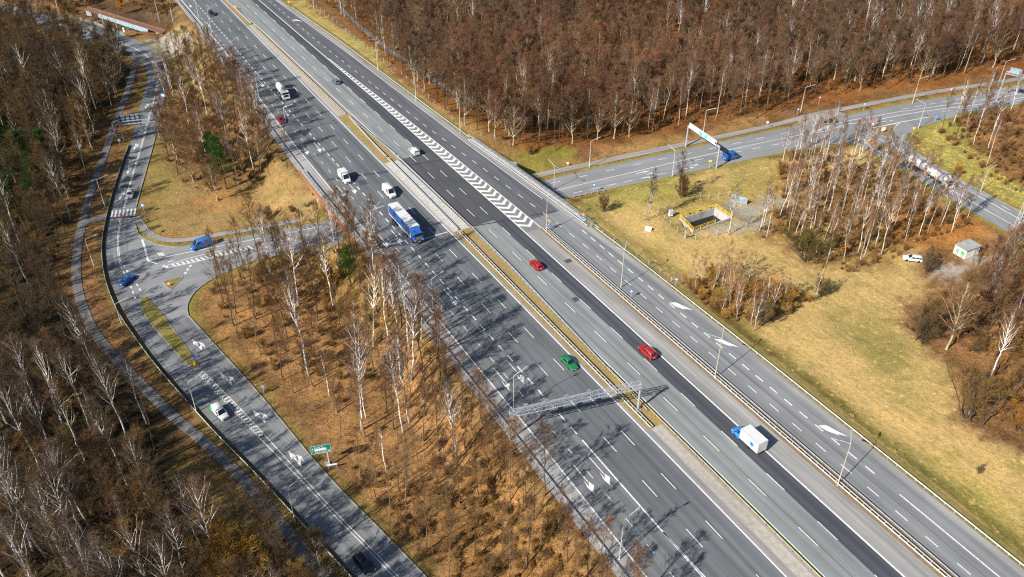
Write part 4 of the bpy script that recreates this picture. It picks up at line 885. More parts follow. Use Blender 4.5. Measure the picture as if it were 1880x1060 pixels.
sign(229, 63, 'two round pale signs on one post at the railway bridge', [(2.4,.42,None,'signwhite','dot'),(1.4,.42,None,'signwhite',None)], 2.6, LOWZ)
sign(237, 62, 'small green board behind the round pale signs', [(2.6,.6,RECT,'signgreen',None)], 2.7, LOWZ)
sign(433, 18, 'orange beacon in the far grass median', [(1.3,.6,DIA,'signorange',None)], 1.3, 0)
sign(531, 9, 'orange beacon on the far grassy verge', [(1.3,.6,DIA,'signorange',None)], 1.4)
sign(220, 264, 'small blue board below the side road gantry', [(1.2,.5,RECT,'signback',None)], 1.4, LOWZ)

# green direction sign
p = P(606, 856, LOWZ); ds = thing('direction_sign', 'green direction sign with white place names on one grey post by the orange leaves', 'road sign', p, R(14))
hS = 5.0
mb = MB(); mb.tube([(0,0,-.3),(0,0,hS)], [.17,.15], 8); mb.build('post', M['pole'], ds, smooth=40)
mb = MB(); mb.box((-2.95,-.24,hS-1.05), (.75,-.18,hS+1.05)); pan = mb.build('panel', M['signgreen'], ds)
mb = MB()
for lo, hi in (((-2.9,-.255,hS+.97),(.7,-.24,hS+1.01)),((-2.9,-.255,hS-1.01),(.7,-.24,hS-.97)),((-2.9,-.255,hS-.97),(-2.86,-.24,hS+.97)),((.66,-.255,hS-.97),(.7,-.24,hS+.97)),((-2.86,-.255,hS-.42),(.66,-.24,hS-.39))): mb.box(lo, hi)
mb.build('border', M['signwhite'], pan)
mb = MB(); mb.box((-2.25,-.256,hS-.27), (-.1,-.24,hS+.22)); mb.build('white_field', M['signwhite'], pan)
def text(body, size, loc, parent, m, rot=(math.pi/2,0,0), name='lettering'):
    c = bpy.data.curves.new(name, 'FONT'); c.body = body; c.size = size; c.extrude = .006; c.materials.append(m); c.resolution_u = 3
    o = bpy.data.objects.new(name, c); COL.objects.link(o); me = bpy.data.meshes.new_from_object(o); bpy.data.objects.remove(o); o = bpy.data.objects.new(name, me); COL.objects.link(o); o.parent = parent; o.location = loc; o.rotation_euler = rot; return o
text('Ruda Śl.', .56, (-2.3,-.26,hS+.36), pan, M['signwhite']); text('Chorzów', .56, (-2.2,-.26,hS-.88), pan, M['signwhite'])
mb = MB(); mb.box((-2.62,-.256,hS-.1), (-2.54,-.24,hS+.3)); mb.add([(-2.74,-.256,hS+.25),(-2.42,-.256,hS+.25),(-2.58,-.256,hS+.55)], [(0,1,2)]); mb.box((.05,-.256,hS-.74), (.35,-.24,hS-.66)); mb.add([(.33,-.256,hS-.86),(.33,-.256,hS-.54),(.6,-.256,hS-.7)], [(0,1,2)]); mb.build('arrow_symbol', M['signwhite'], pan)
bs = thing('blue_board', 'small white and blue board on two thin posts under the green direction sign', 'road sign', P(612, 864, LOWZ), R(14))
mb = MB(); mb.box((-.9,-.03,1.3), (.9,.03,1.75)); mb.build('plate', M['signwhite'], bs); mb = MB(); mb.box((-.88,-.045,1.3), (.88,-.031,1.42)); mb.build('stripe', M['signblue'], bs)
for x in (-.75,.75): mb = MB(); mb.tube([(x,0,-.3),(x,0,1.75)], .035, 6); mb.build('post', M['pole'], bs)
cb = thing('foundation_block', 'pale concrete foundation block at the foot of the green direction sign', 'concrete block', P(602, 853, LOWZ), R(14)); mb = MB(); mb.box((-.55,-.5,-.3), (.5,.5,.3)); mb.build('block', M['concrete_pale'], cb)

# ------------------------------------------------------------------ meadow: pit, fence, cabinet, posts, hut, mast
pit = thing('retention_basin', 'sunken concrete basin with dark water behind a yellow railing in the meadow', 'basin', (*PIT[:, :2].mean(0), PITZ))
c = PIT[:, :2].mean(0); inn = c+(PIT[:, :2]-c)*.985; out = c+(PIT[:, :2]-c)*1.09; D_ = 2.1
for i in range(4):
    a, b = inn[i], inn[(i+1) % 4]; a2, b2 = out[i], out[(i+1) % 4]; mb = MB()
    mb.add([(*a,PITZ-D_-.2),(*b,PITZ-D_-.2),(*b2,PITZ-D_-.2),(*a2,PITZ-D_-.2),(*a,PITZ+.15),(*b,PITZ+.15),(*b2,PITZ+.15),(*a2,PITZ+.15)], [(0,3,2,1),(4,5,6,7),(0,1,5,4),(1,2,6,5),(2,3,7,6),(3,0,4,7)]); mb.build('basin_wall', M['concrete_pale'], pit, world=True)
mb = MB(); mb.add([(*q, PITZ-D_) for q in c+(PIT[:, :2]-c)*1.0], [(0,1,2,3)]); mb.build('water_surface', M['water'], pit, world=True)
ring = c+(PIT[:, :2]-c)*1.05; ring3 = np.array([[*q, PITZ+.15] for q in np.vstack([ring, ring[:1]])])
for i in range(4):
    seg = ring3[i:i+2]; 
    if i == 2: seg = np.array([seg[0]*.30+seg[1]*.70-0*seg[0], seg[1]]) if False else np.array([seg[0]+(seg[1]-seg[0])*.42, seg[1]])
    rl = railing('yellow_railing', ['yellow railing along the far long side of the basin','yellow railing along the short side of the basin nearest the birches','yellow railing along the near side of the basin, open at one end','yellow railing along the short side of the basin nearest the motorway'][i], seg, 1.1, 2.2, 'yellow', 0, rails=(1.0,.2,.6), group='yellow railings round the basin', rr=.06)
def fence(label, px, spacing, h=1.5, m='concrete', wires=True, name='post_fence', z=None, cat='fence'):
    pts = G(*zip(*px)) if z is None else np.array([P(a, b, z) for a, b in px]); pts = polyline3(pts, spacing)
    if z is None: pts[:, 2] = T(pts[:, 0], pts[:, 1])
    root = thing(name, label, cat, pts[0]); pb = MB(); pb.box((-.06,-.06,-.3), (.06,.06,h)); f = pb.build('post', M[m], root)
    for i, p in enumerate(pts[:100]):
        o = f if i == 0 else dup(f, root); o.location = tuple(p-pts[0]); o.rotation_euler = (random.uniform(-.05,.05), random.uniform(-.05,.05), 0)
    if wires:
        mb = MB()
        for k in (.35,.65,.95): mb.tube(pts+[0,0,h*k], .012, 3)
        mb.build('wire_mesh', M['wire'], root, world=True)
    return root
fence('concrete post fence enclosing the basin in the meadow', [(1208,388),(1240,376),(1300,364),(1355,358)], 3.2, 1.6)
fence('concrete post fence on the near sides of the basin enclosure', [(1208,392),(1240,424),(1265,443),(1310,434),(1370,418)], 3.6, 1.4)
fence('wire fence with thin posts along the foot of the meadow beside the slip lane', [(1085,418),(1140,452),(1200,492),(1232,518)], 4.0, 1.3)
fence('thin post fence along the foot of the grassy verge at the forest path', [(575,10),(640,62),(690,104),(740,140),(780,175),(830,222),(880,250),(935,268)], 5.0, 1.6)
fence('low white post fence at the far mouth of the side road', [(50,10),(66,14)], 3, 1.5, name='low_fence')
pn = thing('gate_panel', 'leaning pale metal gate panel at the entrance to the basin enclosure', 'gate', g1(1356, 372), R(-32))
mb = MB()
for a, b in (((-2.3,0,.1),(2.3,0,.1)),((-2.3,0,2.0),(2.3,0,2.0)),((-2.3,0,.1),(-2.3,0,2.0)),((2.3,0,.1),(2.3,0,2.0)),((-2.3,0,.1),(2.3,0,2.0))): mb.beam(a, b, .09, .09)
mb.build('gate_frame', M['steel'], pn); mb = MB(); mb.box((-2.28,.03,.12), (2.28,.06,1.98)); mb.build('gate_sheet', M['signback'], pn)
cbx = thing('control_cabinet', 'white electrical cabinet inside the basin fence', 'cabinet', g1(1231, 396), R(12))
mb = MB(); mb.box((-.5,-.3,0), (.5,.3,1.7)); mb.build('body', M['signwhite'], cbx); mb = MB(); mb.box((-.42,-.33,.25), (.42,-.302,1.55)); dr_ = mb.build('door', M['bluesteel'], cbx); mb = MB(); mb.box((.28,-.36,.8), (.33,-.331,1.0)); mb.build('handle', M['blackpl'], dr_); mb = MB(); mb.box((-.56,-.38,1.7), (.56,.36,1.8)); mb.build('roof', M['steel'], cbx)
pk = thing('grey_pillar', 'grey pillar with a yellow plate at the near corner of the basin fence', 'pillar', g1(1258, 436), .3); mb = MB(); mb.box((-.22,-.18,-.2), (.22,.18,1.9)); mb.build('shaft', M['concrete'], pk); mb = MB(); mb.box((.05,-.21,1.1), (.2,-.182,1.6)); mb.build('plate', M['signyellow'], pk)
bx = thing('white_board', 'white slanted board lying in the dry grass of the meadow', 'board', g1(1190, 424), R(-28)); mb = MB(); mb.add([(-.8,-.25,0),(.8,-.25,0),(.8,.35,0),(-.8,.35,0),(-.8,.1,1.1),(.8,.1,1.1),(.8,.35,1.1),(-.8,.35,1.1)], [(0,3,2,1),(4,5,6,7),(0,1,5,4),(1,2,6,5),(2,3,7,6),(3,0,4,7)]); mb.build('panel', M['signwhite'], bx)
# transformer hut
hp = g1(1772, 466); hut = thing('transformer_hut', 'small white flat roofed hut with green notices among orange leaves', 'hut', hp, R(28))
mb = MB(); mb.box((-2.6,-1.7,-.3), (2.6,1.7,2.5)); mb.build('wall', M['plaster'], hut)
mb = MB(); mb.box((-2.8,-1.9,2.5), (2.8,1.9,2.72)); mb.build('roof', M['roofing'], hut)
for lo, hi, nm, m in (((-2.66,-1.4,0),(-2.603,-.3,2.0),'door','steel'),((-2.66,.2,0),(-2.603,1.2,2.0),'door','steel'),((.4,-1.76,.1),(1.4,-1.703,2.1),'door','steelrim'),((1.7,-1.76,1.2),(2.2,-1.703,1.9),'vent_grille','steel_dark')):
    mb = MB(); mb.box(lo, hi); o = mb.build(nm, M[m], hut)
    if nm == 'door': mb = MB(); mb.box((lo[0]-.03, lo[1]+.05, 1.0), (lo[0], lo[1]+.12, 1.15)) if lo[0] < -2 else mb.box((lo[0]+.08, lo[1]-.03, 1.0), (lo[0]+.15, lo[1], 1.15)); mb.build('handle', M['blackpl'], o)
for y0, y1, z0, z1 in ((-1.2,-.5,1.0,1.9),(.35,.75,1.2,1.8)): mb = MB(); mb.box((-2.69,y0,z0), (-2.661,y1,z1)); mb.build('notice', CP_['lime'], hut)
# lattice mast at the right edge
mp = g1(1828, 520); mast = thing('lattice_mast', 'tall grey lattice mast standing among bare trees at the picture edge', 'mast', mp)
hM = 31; mb = MB()
for sx, sy in ((-1,-1),(1,-1),(1,1),(-1,1)): mb.beam((sx*1.0,sy*1.0,-.3), (sx*.35,sy*.35,hM), .13, .13)
mb.build('mast_leg_frame', M['concrete'], mast); mb = MB()
for i in range(20):
    z0, z1 = hM*i/20, hM*(i+1)/20; w0, w1 = 1-.65*i/20, 1-.65*(i+1)/20
    for k in range(4):
        a = [(-1,-1),(1,-1),(1,1),(-1,1)][k]; b = [(-1,-1),(1,-1),(1,1),(-1,1)][(k+1) % 4]
        mb.beam((a[0]*w0,a[1]*w0,z0), (b[0]*w1,b[1]*w1,z1), .06, .06); mb.beam((b[0]*w0,b[1]*w0,z0), (a[0]*w1,a[1]*w1,z1), .06, .06)
mb.build('lattice', M['steel'], mast)
# manhole-like and railway things at the top left
gb = thing('girder_bridge', 'rusty steel girder bridge with pale blue side over the railway cutting', 'bridge', P(240, 36, LOWZ))
a = P(158, 16, LOWZ+1); b = P(302, 60, LOWZ+1); d = (b-a)/np.linalg.norm(b-a); n = np.array([-d[1], d[0], 0])
mb = MB(); mb.beam(a, b, 2.4, .5); mb.build('deck', M['rustbrown'], gb, world=True)
L_ = np.linalg.norm(b-a); mb = MB(); mb.beam(a+d*L_*.2-n*1.3-[0,0,1.0], b-d*L_*.17-n*1.3-[0,0,1.0], .25, 1.9); mb.build('girder', M['bluesteel'], gb, world=True)
mb = MB()
for i in range(22): q = a+d*L_*(.2+.63*i/21)-n*1.46-[0,0,1.0]; mb.beam(q-[0,0,.9], q+[0,0,.9], .16, .12)
mb.build('stiffener_rib', M['bluesteel'], gb, world=True)
mb = MB(); mb.beam(a+[0,0,.6]+n*.9, b+[0,0,.6]+n*.9, .12, .7); mb.build('side_rail', M['rustbrown'], gb, world=True)
for f in (.03, .93): mb = MB(); q = a+d*L_*f; mb.beam(q-[0,0,7], q-[0,0,.2], 1.2, 2.2); mb.build('pier', M['concrete'], gb, world=True)
railing('road_railing', 'pale steel railing where the side road crosses the railway cutting', np.array([P(x, y, LOWZ+.1) for x, y in [(128,33),(170,44),(205,56),(229,66)]]), 1.1, 2.0, 'bluesteel', .5, bt=.12)
railing('road_railing', 'rusty railing on the near side of the side road at the cutting', np.array([P(x, y, LOWZ+.1) for x, y in [(82,55),(120,68),(163,83)]]), 1.1, 2.0, 'rust', .6, bt=.10)
fp = [(293,40),(318,40),(216,56),(109,25),(190,44)]
for k, (x, y) in enumerate(fp):
    q = g1(x, y); um = thing('wooden_pole', ['grey catenary pole beside the far motorway bridge','slim grey pole next to the far bridge abutment','short grey pole in front of the girder bridge','tall leaning pole behind the side road','pale thin pole beside the road railing'][k], 'pole', q); mb = MB(); mb.tube([(0,0,-.3),(0,0,[9,6,6,12,6][k])], [.14,.1], 6); mb.build('shaft', M['pole'], um, smooth=40)
    if k == 0: mb = MB(); mb.beam((0,0,8.2), (3.2,0.5,7.9), .1, .1); mb.build('bracket', M['pole'], um)

# ------------------------------------------------------------------ vehicles (local x forward, y to the driver's left, z up)
def wheel(root, x, y, r, w, rim='rim', nm='wheel'):
    s = 1 if y > 0 else -1; mb = MB()
    mb.lathe([(r*.62,-w/2),(r*.95,-w/2),(r,-w*.38),(r,w*.38),(r*.95,w/2),(r*.62,w/2)], 18, 'y'); t = mb.build(nm, M['black'], root, smooth=35); t.location = (x, y, r)
    mb = MB(); mb.lathe([(.02,w*.40*s),(r*.15,w*.47*s),(r*.2,w*.42*s),(r*.58,w*.42*s),(r*.64,w*.51*s),(r*.66,w*.2*s)], 14, 'y'); mb.build('rim', M[rim], t, smooth=35)
    return t
def loftx(mb, st_, crown=.02):
    """stations (x, half width, z bottom, z top, tumble) -> closed hull"""
    vs = []; n = 12
    for x, w, zb, zt, tb in st_:
        half = [(0, zt+crown), (w*tb*.62, zt+crown*.7), (w*tb*.93, zt-.015), (w*.985, zt-(zt-zb)*.22), (w, zb+(zt-zb)*.45), (w*.97, zb+.06), (w*.86, zb)]
        sec = half+[(-a, b) for a, b in half[::-1] if a != 0]
        vs += [(x, a, b) for a, b in sec]; n = len(sec)
    m = len(st_)
    mb.add(vs, [(i*n+k, i*n+(k+1) % n, (i+1)*n+(k+1) % n, (i+1)*n+k) for i in range(m-1) for k in range(n)]+[tuple(range(n)), tuple((m-1)*n+k for k in range(n))[::-1]])
def bil(q, u, v):
    q = [np.array(x, float) for x in q]; return (q[0]*(1-u)+q[1]*u)*(1-v)+(q[3]*(1-u)+q[2]*u)*v
def panel(q, u0, u1, v0, v1, off_, th=.02):
    c = [bil(q, u, v) for u, v in ((u0,v0),(u1,v0),(u1,v1),(u0,v1))]; n = np.cross(c[1]-c[0], c[3]-c[0]); n /= np.linalg.norm(n)+1e-9
    mid = sum(np.array(x, float) for x in q)/4
    mb = MB(); vs = [x+n*off_ for x in c]+[x+n*(off_-th) for x in c]; mb.add(vs, [(0,1,2,3),(7,6,5,4),(0,4,5,1),(1,5,6,2),(2,6,7,3),(3,7,4,0)]); return mb
SPEC = dict(
 sedan=dict(L=4.6,W=1.80,H=1.44,r=.32,hull=[(2.30,.66,.30,.58,.9),(2.22,.80,.22,.70,.95),(1.75,.89,.20,.84,.95),(.95,.90,.20,.94,.96),(-1.45,.90,.20,.97,.95),(-2.05,.86,.22,.97,.95),(-2.26,.80,.26,.92,.95),(-2.31,.74,.34,.80,.9)],cab=(1.02,-1.72,.22,-1.05,.84,.60),ax=(1.38,-1.32)),
 hatch=dict(L=4.2,W=1.78,H=1.50,r=.32,hull=[(2.10,.66,.30,.60,.9),(2.02,.80,.22,.74,.95),(1.55,.88,.20,.88,.95),(.90,.89,.20,.96,.96),(-1.55,.89,.20,.98,.95),(-1.95,.85,.22,.98,.95),(-2.08,.78,.30,.90,.95)],cab=(1.0,-2.02,.18,-1.60,.83,.62),ax=(1.28,-1.28)),
 suv=dict(L=4.55,W=1.88,H=1.68,r=.37,hull=[(2.27,.70,.34,.74,.9),(2.18,.86,.26,.88,.95),(1.65,.93,.24,1.02,.96),(.98,.94,.24,1.08,.96),(-1.7,.94,.24,1.10,.96),(-2.15,.90,.28,1.10,.95),(-2.27,.84,.36,1.0,.95)],cab=(1.08,-2.2,.30,-1.75,.88,.68),ax=(1.40,-1.36)),
 estate=dict(L=4.75,W=1.82,H=1.48,r=.33,hull=[(2.37,.66,.30,.60,.9),(2.28,.82,.22,.74,.95),(1.78,.90,.20,.88,.95),(.98,.91,.20,.97,.96),(-1.8,.91,.20,.99,.95),(-2.25,.87,.24,.99,.95),(-2.37,.80,.32,.9,.95)],cab=(1.08,-2.3,.25,-1.95,.85,.64),ax=(1.45,-1.4)),
 smallvan=dict(L=4.45,W=1.85,H=1.86,r=.33,hull=[(2.22,.70,.32,.68,.9),(2.12,.84,.24,.86,.95),(1.62,.91,.22,1.02,.95),(1.10,.92,.22,1.08,.97),(-1.9,.92,.22,1.10,.98),(-2.2,.90,.26,1.10,.98)],cab=(1.22,-2.19,.52,-2.1,.89,.76),ax=(1.4,-1.35),van=1),
 van=dict(L=5.6,W=2.02,H=2.45,r=.36,hull=[(2.78,.74,.36,.82,.9),(2.68,.92,.28,1.06,.95),(2.2,1.0,.26,1.24,.96),(1.75,1.01,.26,1.32,.98),(-2.5,1.01,.26,1.34,.99),(-2.8,1.0,.3,1.34,.99)],cab=(1.95,-2.79,1.05,-2.72,.985,.84),ax=(1.75,-1.65),van=1),
)
def car(kind, paint, label, loc, rz, name='parked_car' , cat='car', group=None, roof_rails=False, rear=None, roof=None, cab_only=None):
    sp = SPEC[kind]; root = thing(name, label, cat, loc, rz, group); pm = CP_[paint]; W2 = sp['W']/2; H = sp['H']
    mb = MB(); loftx(mb, sp['hull']); body = mb.build('body', pm, root, smooth=38)
    x0, x1, x2, x3, w0, w1 = sp['cab']
    zb = [np.interp(x, [q[0] for q in sp['hull']][::-1], [q[3] for q in sp['hull']][::-1])-.03 for x in (x0, x1)]
    cut = cab_only
    if cut is not None: x1 = x3 = cut
    A = [(x0,w0,zb[0]),(x1,w0,zb[1]),(x1,-w0,zb[1]),(x0,-w0,zb[0])]; B = [(x2,w1,H-.03),(x3,w1,H-.03),(x3,-w1,H-.03),(x2,-w1,H-.03)]
    # painted cabin: rounded roof
    mb = MB(); e = .07
    ring = lambda z, q, ins: [(q[0]-ins, w1-ins if z > 0 else 0, 0)]
    T0 = [(x2-.02,w1,H-.06),(x3+.02,w1,H-.06),(x3+.02,-w1,H-.06),(x2-.02,-w1,H-.06)]; T1 = [(x2-.12,w1-.10,H),(x3+.12,w1-.10,H),(x3+.12,-w1+.10,H),(x2-.12,-w1+.10,H)]
    mid = [(x2*.5+x3*.5, w1-.10, H+.035), (x2*.5+x3*.5, -w1+.10, H+.035)]
    mb.add(A+T0+T1+mid, [(0,1,5,4),(1,2,6,5),(2,3,7,6),(3,0,4,7),(4,5,9,12,8),(5,6,10,9),(6,7,11,13,10),(7,4,8,11),(8,12,13,11),(12,9,10,13)])
    rf = mb.build('roof', CP_[roof or paint], root, smooth=50)
    A2, B2 = A, T0
    ws = [A2[3], A2[0], B2[0], B2[3]]; rw = [A2[1], A2[2], B2[2], B2[1]]; ls = [A2[0], A2[1], B2[1], B2[0]]; rs = [A2[2], A2[3], B2[3], B2[2]]
    def gl(nm, q, u0, u1, v0, v1):
        mb = panel(q, u0, u1, v0, v1, .012); c = np.mean(mb.v, 0)
        mb2 = panel(q, u0, u1, v0, v1, -.0 if False else .012)
        cen = np.array([(x0+x1)/2, 0, (zb[0]+H)/2]); n = np.cross(np.array(mb.v[1])-mb.v[0], np.array(mb.v[3])-mb.v[0])
        if n@(c-cen) < 0: mb = panel([q[1], q[0], q[3], q[2]], 1-u1, 1-u0, v0, v1, .012)
        return mb.build(nm, M['glass'], root)
    gl('windscreen', ws, .07, .93, .06, .94)
    van = sp.get('van')
    if cut is None and not van: gl('rear_window', rw, .09, .91, .12, .9)
    elif cut is None and van: 
        gl('rear_window', rw, .08, .46, .35, .85); gl('rear_window', rw, .54, .92, .35, .85)
    for q, fl in ((ls, 0), (rs, 1)):
        L_ = x0-x1
        spans = [(.06,.42),(.46,.74),(.78,.93)] if not van else ([(.035,.13),(.15,.30)] if cut is None else [(.08,.3),(.35,.85)])
        if kind in ('sedan',): spans = [(.10,.46),(.49,.80)]
        for a, b in spans:
            u0, u1 = (a, b) if not fl else (1-b, 1-a); gl('side_window', q, u0, u1, .12, .86)
    xf, wf, zbf, ztf, _ = sp['hull'][1]; xr, wr, zbr, ztr, _ = sp['hull'][-1]
    fx = sp['hull'][0][0]; rx = sp['hull'][-1][0]
    for s in (-1, 1):
        mb = MB(); mb.add([(xf-.30,s*(wf*1.0),ztf-.05),(xf+.035,s*wf*.97,ztf-.10),(fx+.02,s*wf*.55,ztf-.14),(xf-.02,s*wf*.58,ztf+.015),(xf-.30,s*(wf*1.03),ztf-.2),(xf+.04,s*wf*.98,ztf-.24),(fx+.025,s*wf*.55,ztf-.27)], [(0,1,2,3),(0,4,5,1),(1,5,6,2)]); mb.build('headlight', M['headl'], root)
        if cut is None:
            mb = MB(); hgt = .9 if van else .24; zt_ = (ztr+.05 if not van else ztr+.3); mb.box((rx-.015, s*wr*.98-(.1 if s > 0 else -.0), zt_-hgt*.35-.1), (rx+.16, s*wr*.98+(.0 if s > 0 else .1), zt_-.08)) ; mb.build('taillight', M['taill'], root)
        mb = MB(); yy = s*(w0+.14); mb.box((x0-.32, yy-.10, zb[0]+.02), (x0-.16, yy+.10, zb[0]+.17)); mb.build('wing_mirror', pm if not van else M['blackpl'], root)
    mb = MB(); mb.box((fx-.06,-wf*.5,zbf+.14), (fx+.012,wf*.5,ztf-.22 if not van else ztf-.3)); mb.build('grille', M['blackpl'], root)
    mb = MB(); mb.box((fx-.02,-.26,zbf+.10), (fx+.02,.26,zbf+.21)); mb.build('number_plate', M['signwhite'], root)
    if cut is None:
        mb = MB(); mb.box((rx-.02,-.26,zbr+.28), (rx+.05,.26,zbr+.40)); mb.build('number_plate', M['signwhite'], root)
        mb = MB(); mb.box((rx-.03,-wr*.95,zbr-.02), (rx+.25,wr*.95,zbr+.16)); mb.build('rear_bumper', M['blackpl'] if van or kind == 'suv' else pm, root)
    for s in (-1, 1):
        if cut is None: mb = MB(); mb.box((sp['ax'][1]+sp['r']+.08, s*(W2-.012)-.02, .19), (sp['ax'][0]-sp['r']-.08, s*(W2-.012)+.02, .34)); mb.build('sill', M['blackpl'], root)
    for x in sp['ax']:
        for s in (-1, 1):
            wheel(root, x, s*(W2-.10), sp['r'], .22, 'rim' if not van else 'steelrim')
            mb = MB(); yy = s*(W2-.085); mb.lathe([(sp['r']+.07, yy-.05),(sp['r']+.07, yy+.05)], 16, 'y', (x,0,sp['r']+.02)); mb.build('wheel_arch', M['blackpl'], root)
    if roof_rails:
        for s in (-1, 1): mb = MB(); mb.tube([(x2-.1,s*(w1-.06),H+.0),(x2-.25,s*(w1-.06),H+.06),(x3+.3,s*(w1-.06),H+.06),(x3+.1,s*(w1-.06),H)], .03, 5); mb.build('roof_rail', M['rim'], root)
    if rear:
        mb = panel(rw, .04, .96, .0, 1.0, .02); mb.build('rear_panel', CP_[rear], root)
        for q, fl in ((ls, 0), (rs, 1)): panel(q if not fl else q, .80 if not fl else .0, 1.0 if not fl else .2, .0, 1.0, .015 if False else .02).build('rear_panel', CP_[rear], root)
        for s_ in (-1, 1): mb = MB(); mb.box((rx+.05, s_*W2-.02, .45), (rx+.75, s_*W2+.015, 1.08)); mb.build('rear_panel', CP_[rear], root)
        mb = MB(); mb.box((rx-.03,-wr*.93,zbr+.2), (rx+.03,wr*.93,ztr)); mb.build('rear_panel', CP_[rear], root)
    return root
def along(s, t, sgn, z=.012): return W(s, t, z), (HEAD if sgn > 0 else HEAD+math.pi)
def front_s(px, py): return st(px, py)[0]
def lane_car(kind, paint, label, fpx, t, sgn, rear_ref=False, **kw):
    s = front_s(*fpx); L = SPEC[kind]['L']; c = s-L/2 if (sgn > 0) != rear_ref else s+L/2
    if sgn < 0: c = s+L/2 if not rear_ref else s-L/2
    loc, rz = along(c, t, sgn); return car(kind, paint, label, loc, rz, **kw)
def low_car(kind, paint, label, tail_px, nose_px, **kw):
    a = P(*tail_px, LOWZ); b = P(*nose_px, LOWZ); d = b-a; return car(kind, paint, label, (*((a+b)/2)[:2], LOWZ+.03), math.atan2(d[1], d[0]), **kw)
lane_car('sedan','green','bright green saloon in the innermost lane beside the grass median',(1057,681),76.4,1,name='saloon_car')
lane_car('hatch','darkred','dark red hatchback in the outer exit lane behind the cement mixer',(522.5,228),61.9,1,name='hatchback_car')
lane_car('van','white','tall white panel van just ahead of the blue lorry',(722,366),72.9,1,name='panel_van',cat='van')
lane_car('hatch','greyblue','grey blue hatchback driving away on the far worn lanes',(623,156),88.4,-1,rear_ref=True,name='hatchback_car')
lane_car('smallvan','white','small white delivery van driving away just before the bridge patch',(768,287),89.2,-1,rear_ref=True,name='delivery_van',cat='van')
lane_car('hatch','red','bright red hatchback on the worn light lane above the bend of the divider',(994,498),89.2,-1,rear_ref=True,name='hatchback_car')
lane_car('suv','red','red sport utility car with silver roof rails on the fresh dark lane',(1199,663),92.3,-1,rear_ref=True,name='sport_utility_car',roof_rails=True)
s_, t_ = st(389,28); loc, rz = along(s_, t_, 1); car('suv','navy','dark car at the far top of the motorway',loc,rz,name='far_car')
low_car('smallvan','white','white van like car with a green tail by the hatched strip',(391,748),(420,777),name='delivery_car',cat='van',rear='lime')
low_car('suv','black','shiny black estate with silver roof rails at the lower end of the side road',(652,1020),(687,1060),name='sport_utility_car',roof_rails=True)
low_car('sedan','blue','blue saloon crossing the junction toward the small grass triangle',(223,528),(246,508),name='saloon_car')
low_car('hatch','white','white hatchback waiting just above the zebra crossing',(242,351),(238,370),name='hatchback_car')
low_car('van','vanblue','blue panel van turning out of the crossing road beside the pavement',(392,447),(349,461),name='panel_van',cat='van')
low_car('van','truckblue','deep blue van on the crossing road beneath the white gantry',(1325,296),(1358,288),name='panel_van',cat='van')
low_car('estate','black','black estate car turning at the forest lay-by',(1537,224),(1510,230),name='estate_car')
low_car('suv','black','dark car rounding the bend by the lay-by',(302,132),(296,121),name='far_car')
low_car('sedan','black','dark car half hidden at the mouth of the side track',(220,95),(240,104),name='far_car')
low_car('sedan','white','white car with a red roof on the road at the far top corner',(72,34),(54,27),name='far_car',roof='red')
p0 = g1(1692,481); p1 = g1(1657,476); pz = min(p0[2], p1[2]); d = p1-p0; car('estate','white','white estate car parked on the grass by the birches',(*((p0+p1)/2)[:2], (p0[2]+p1[2])/2+.05), math.atan2(d[1], d[0]),name='estate_car')

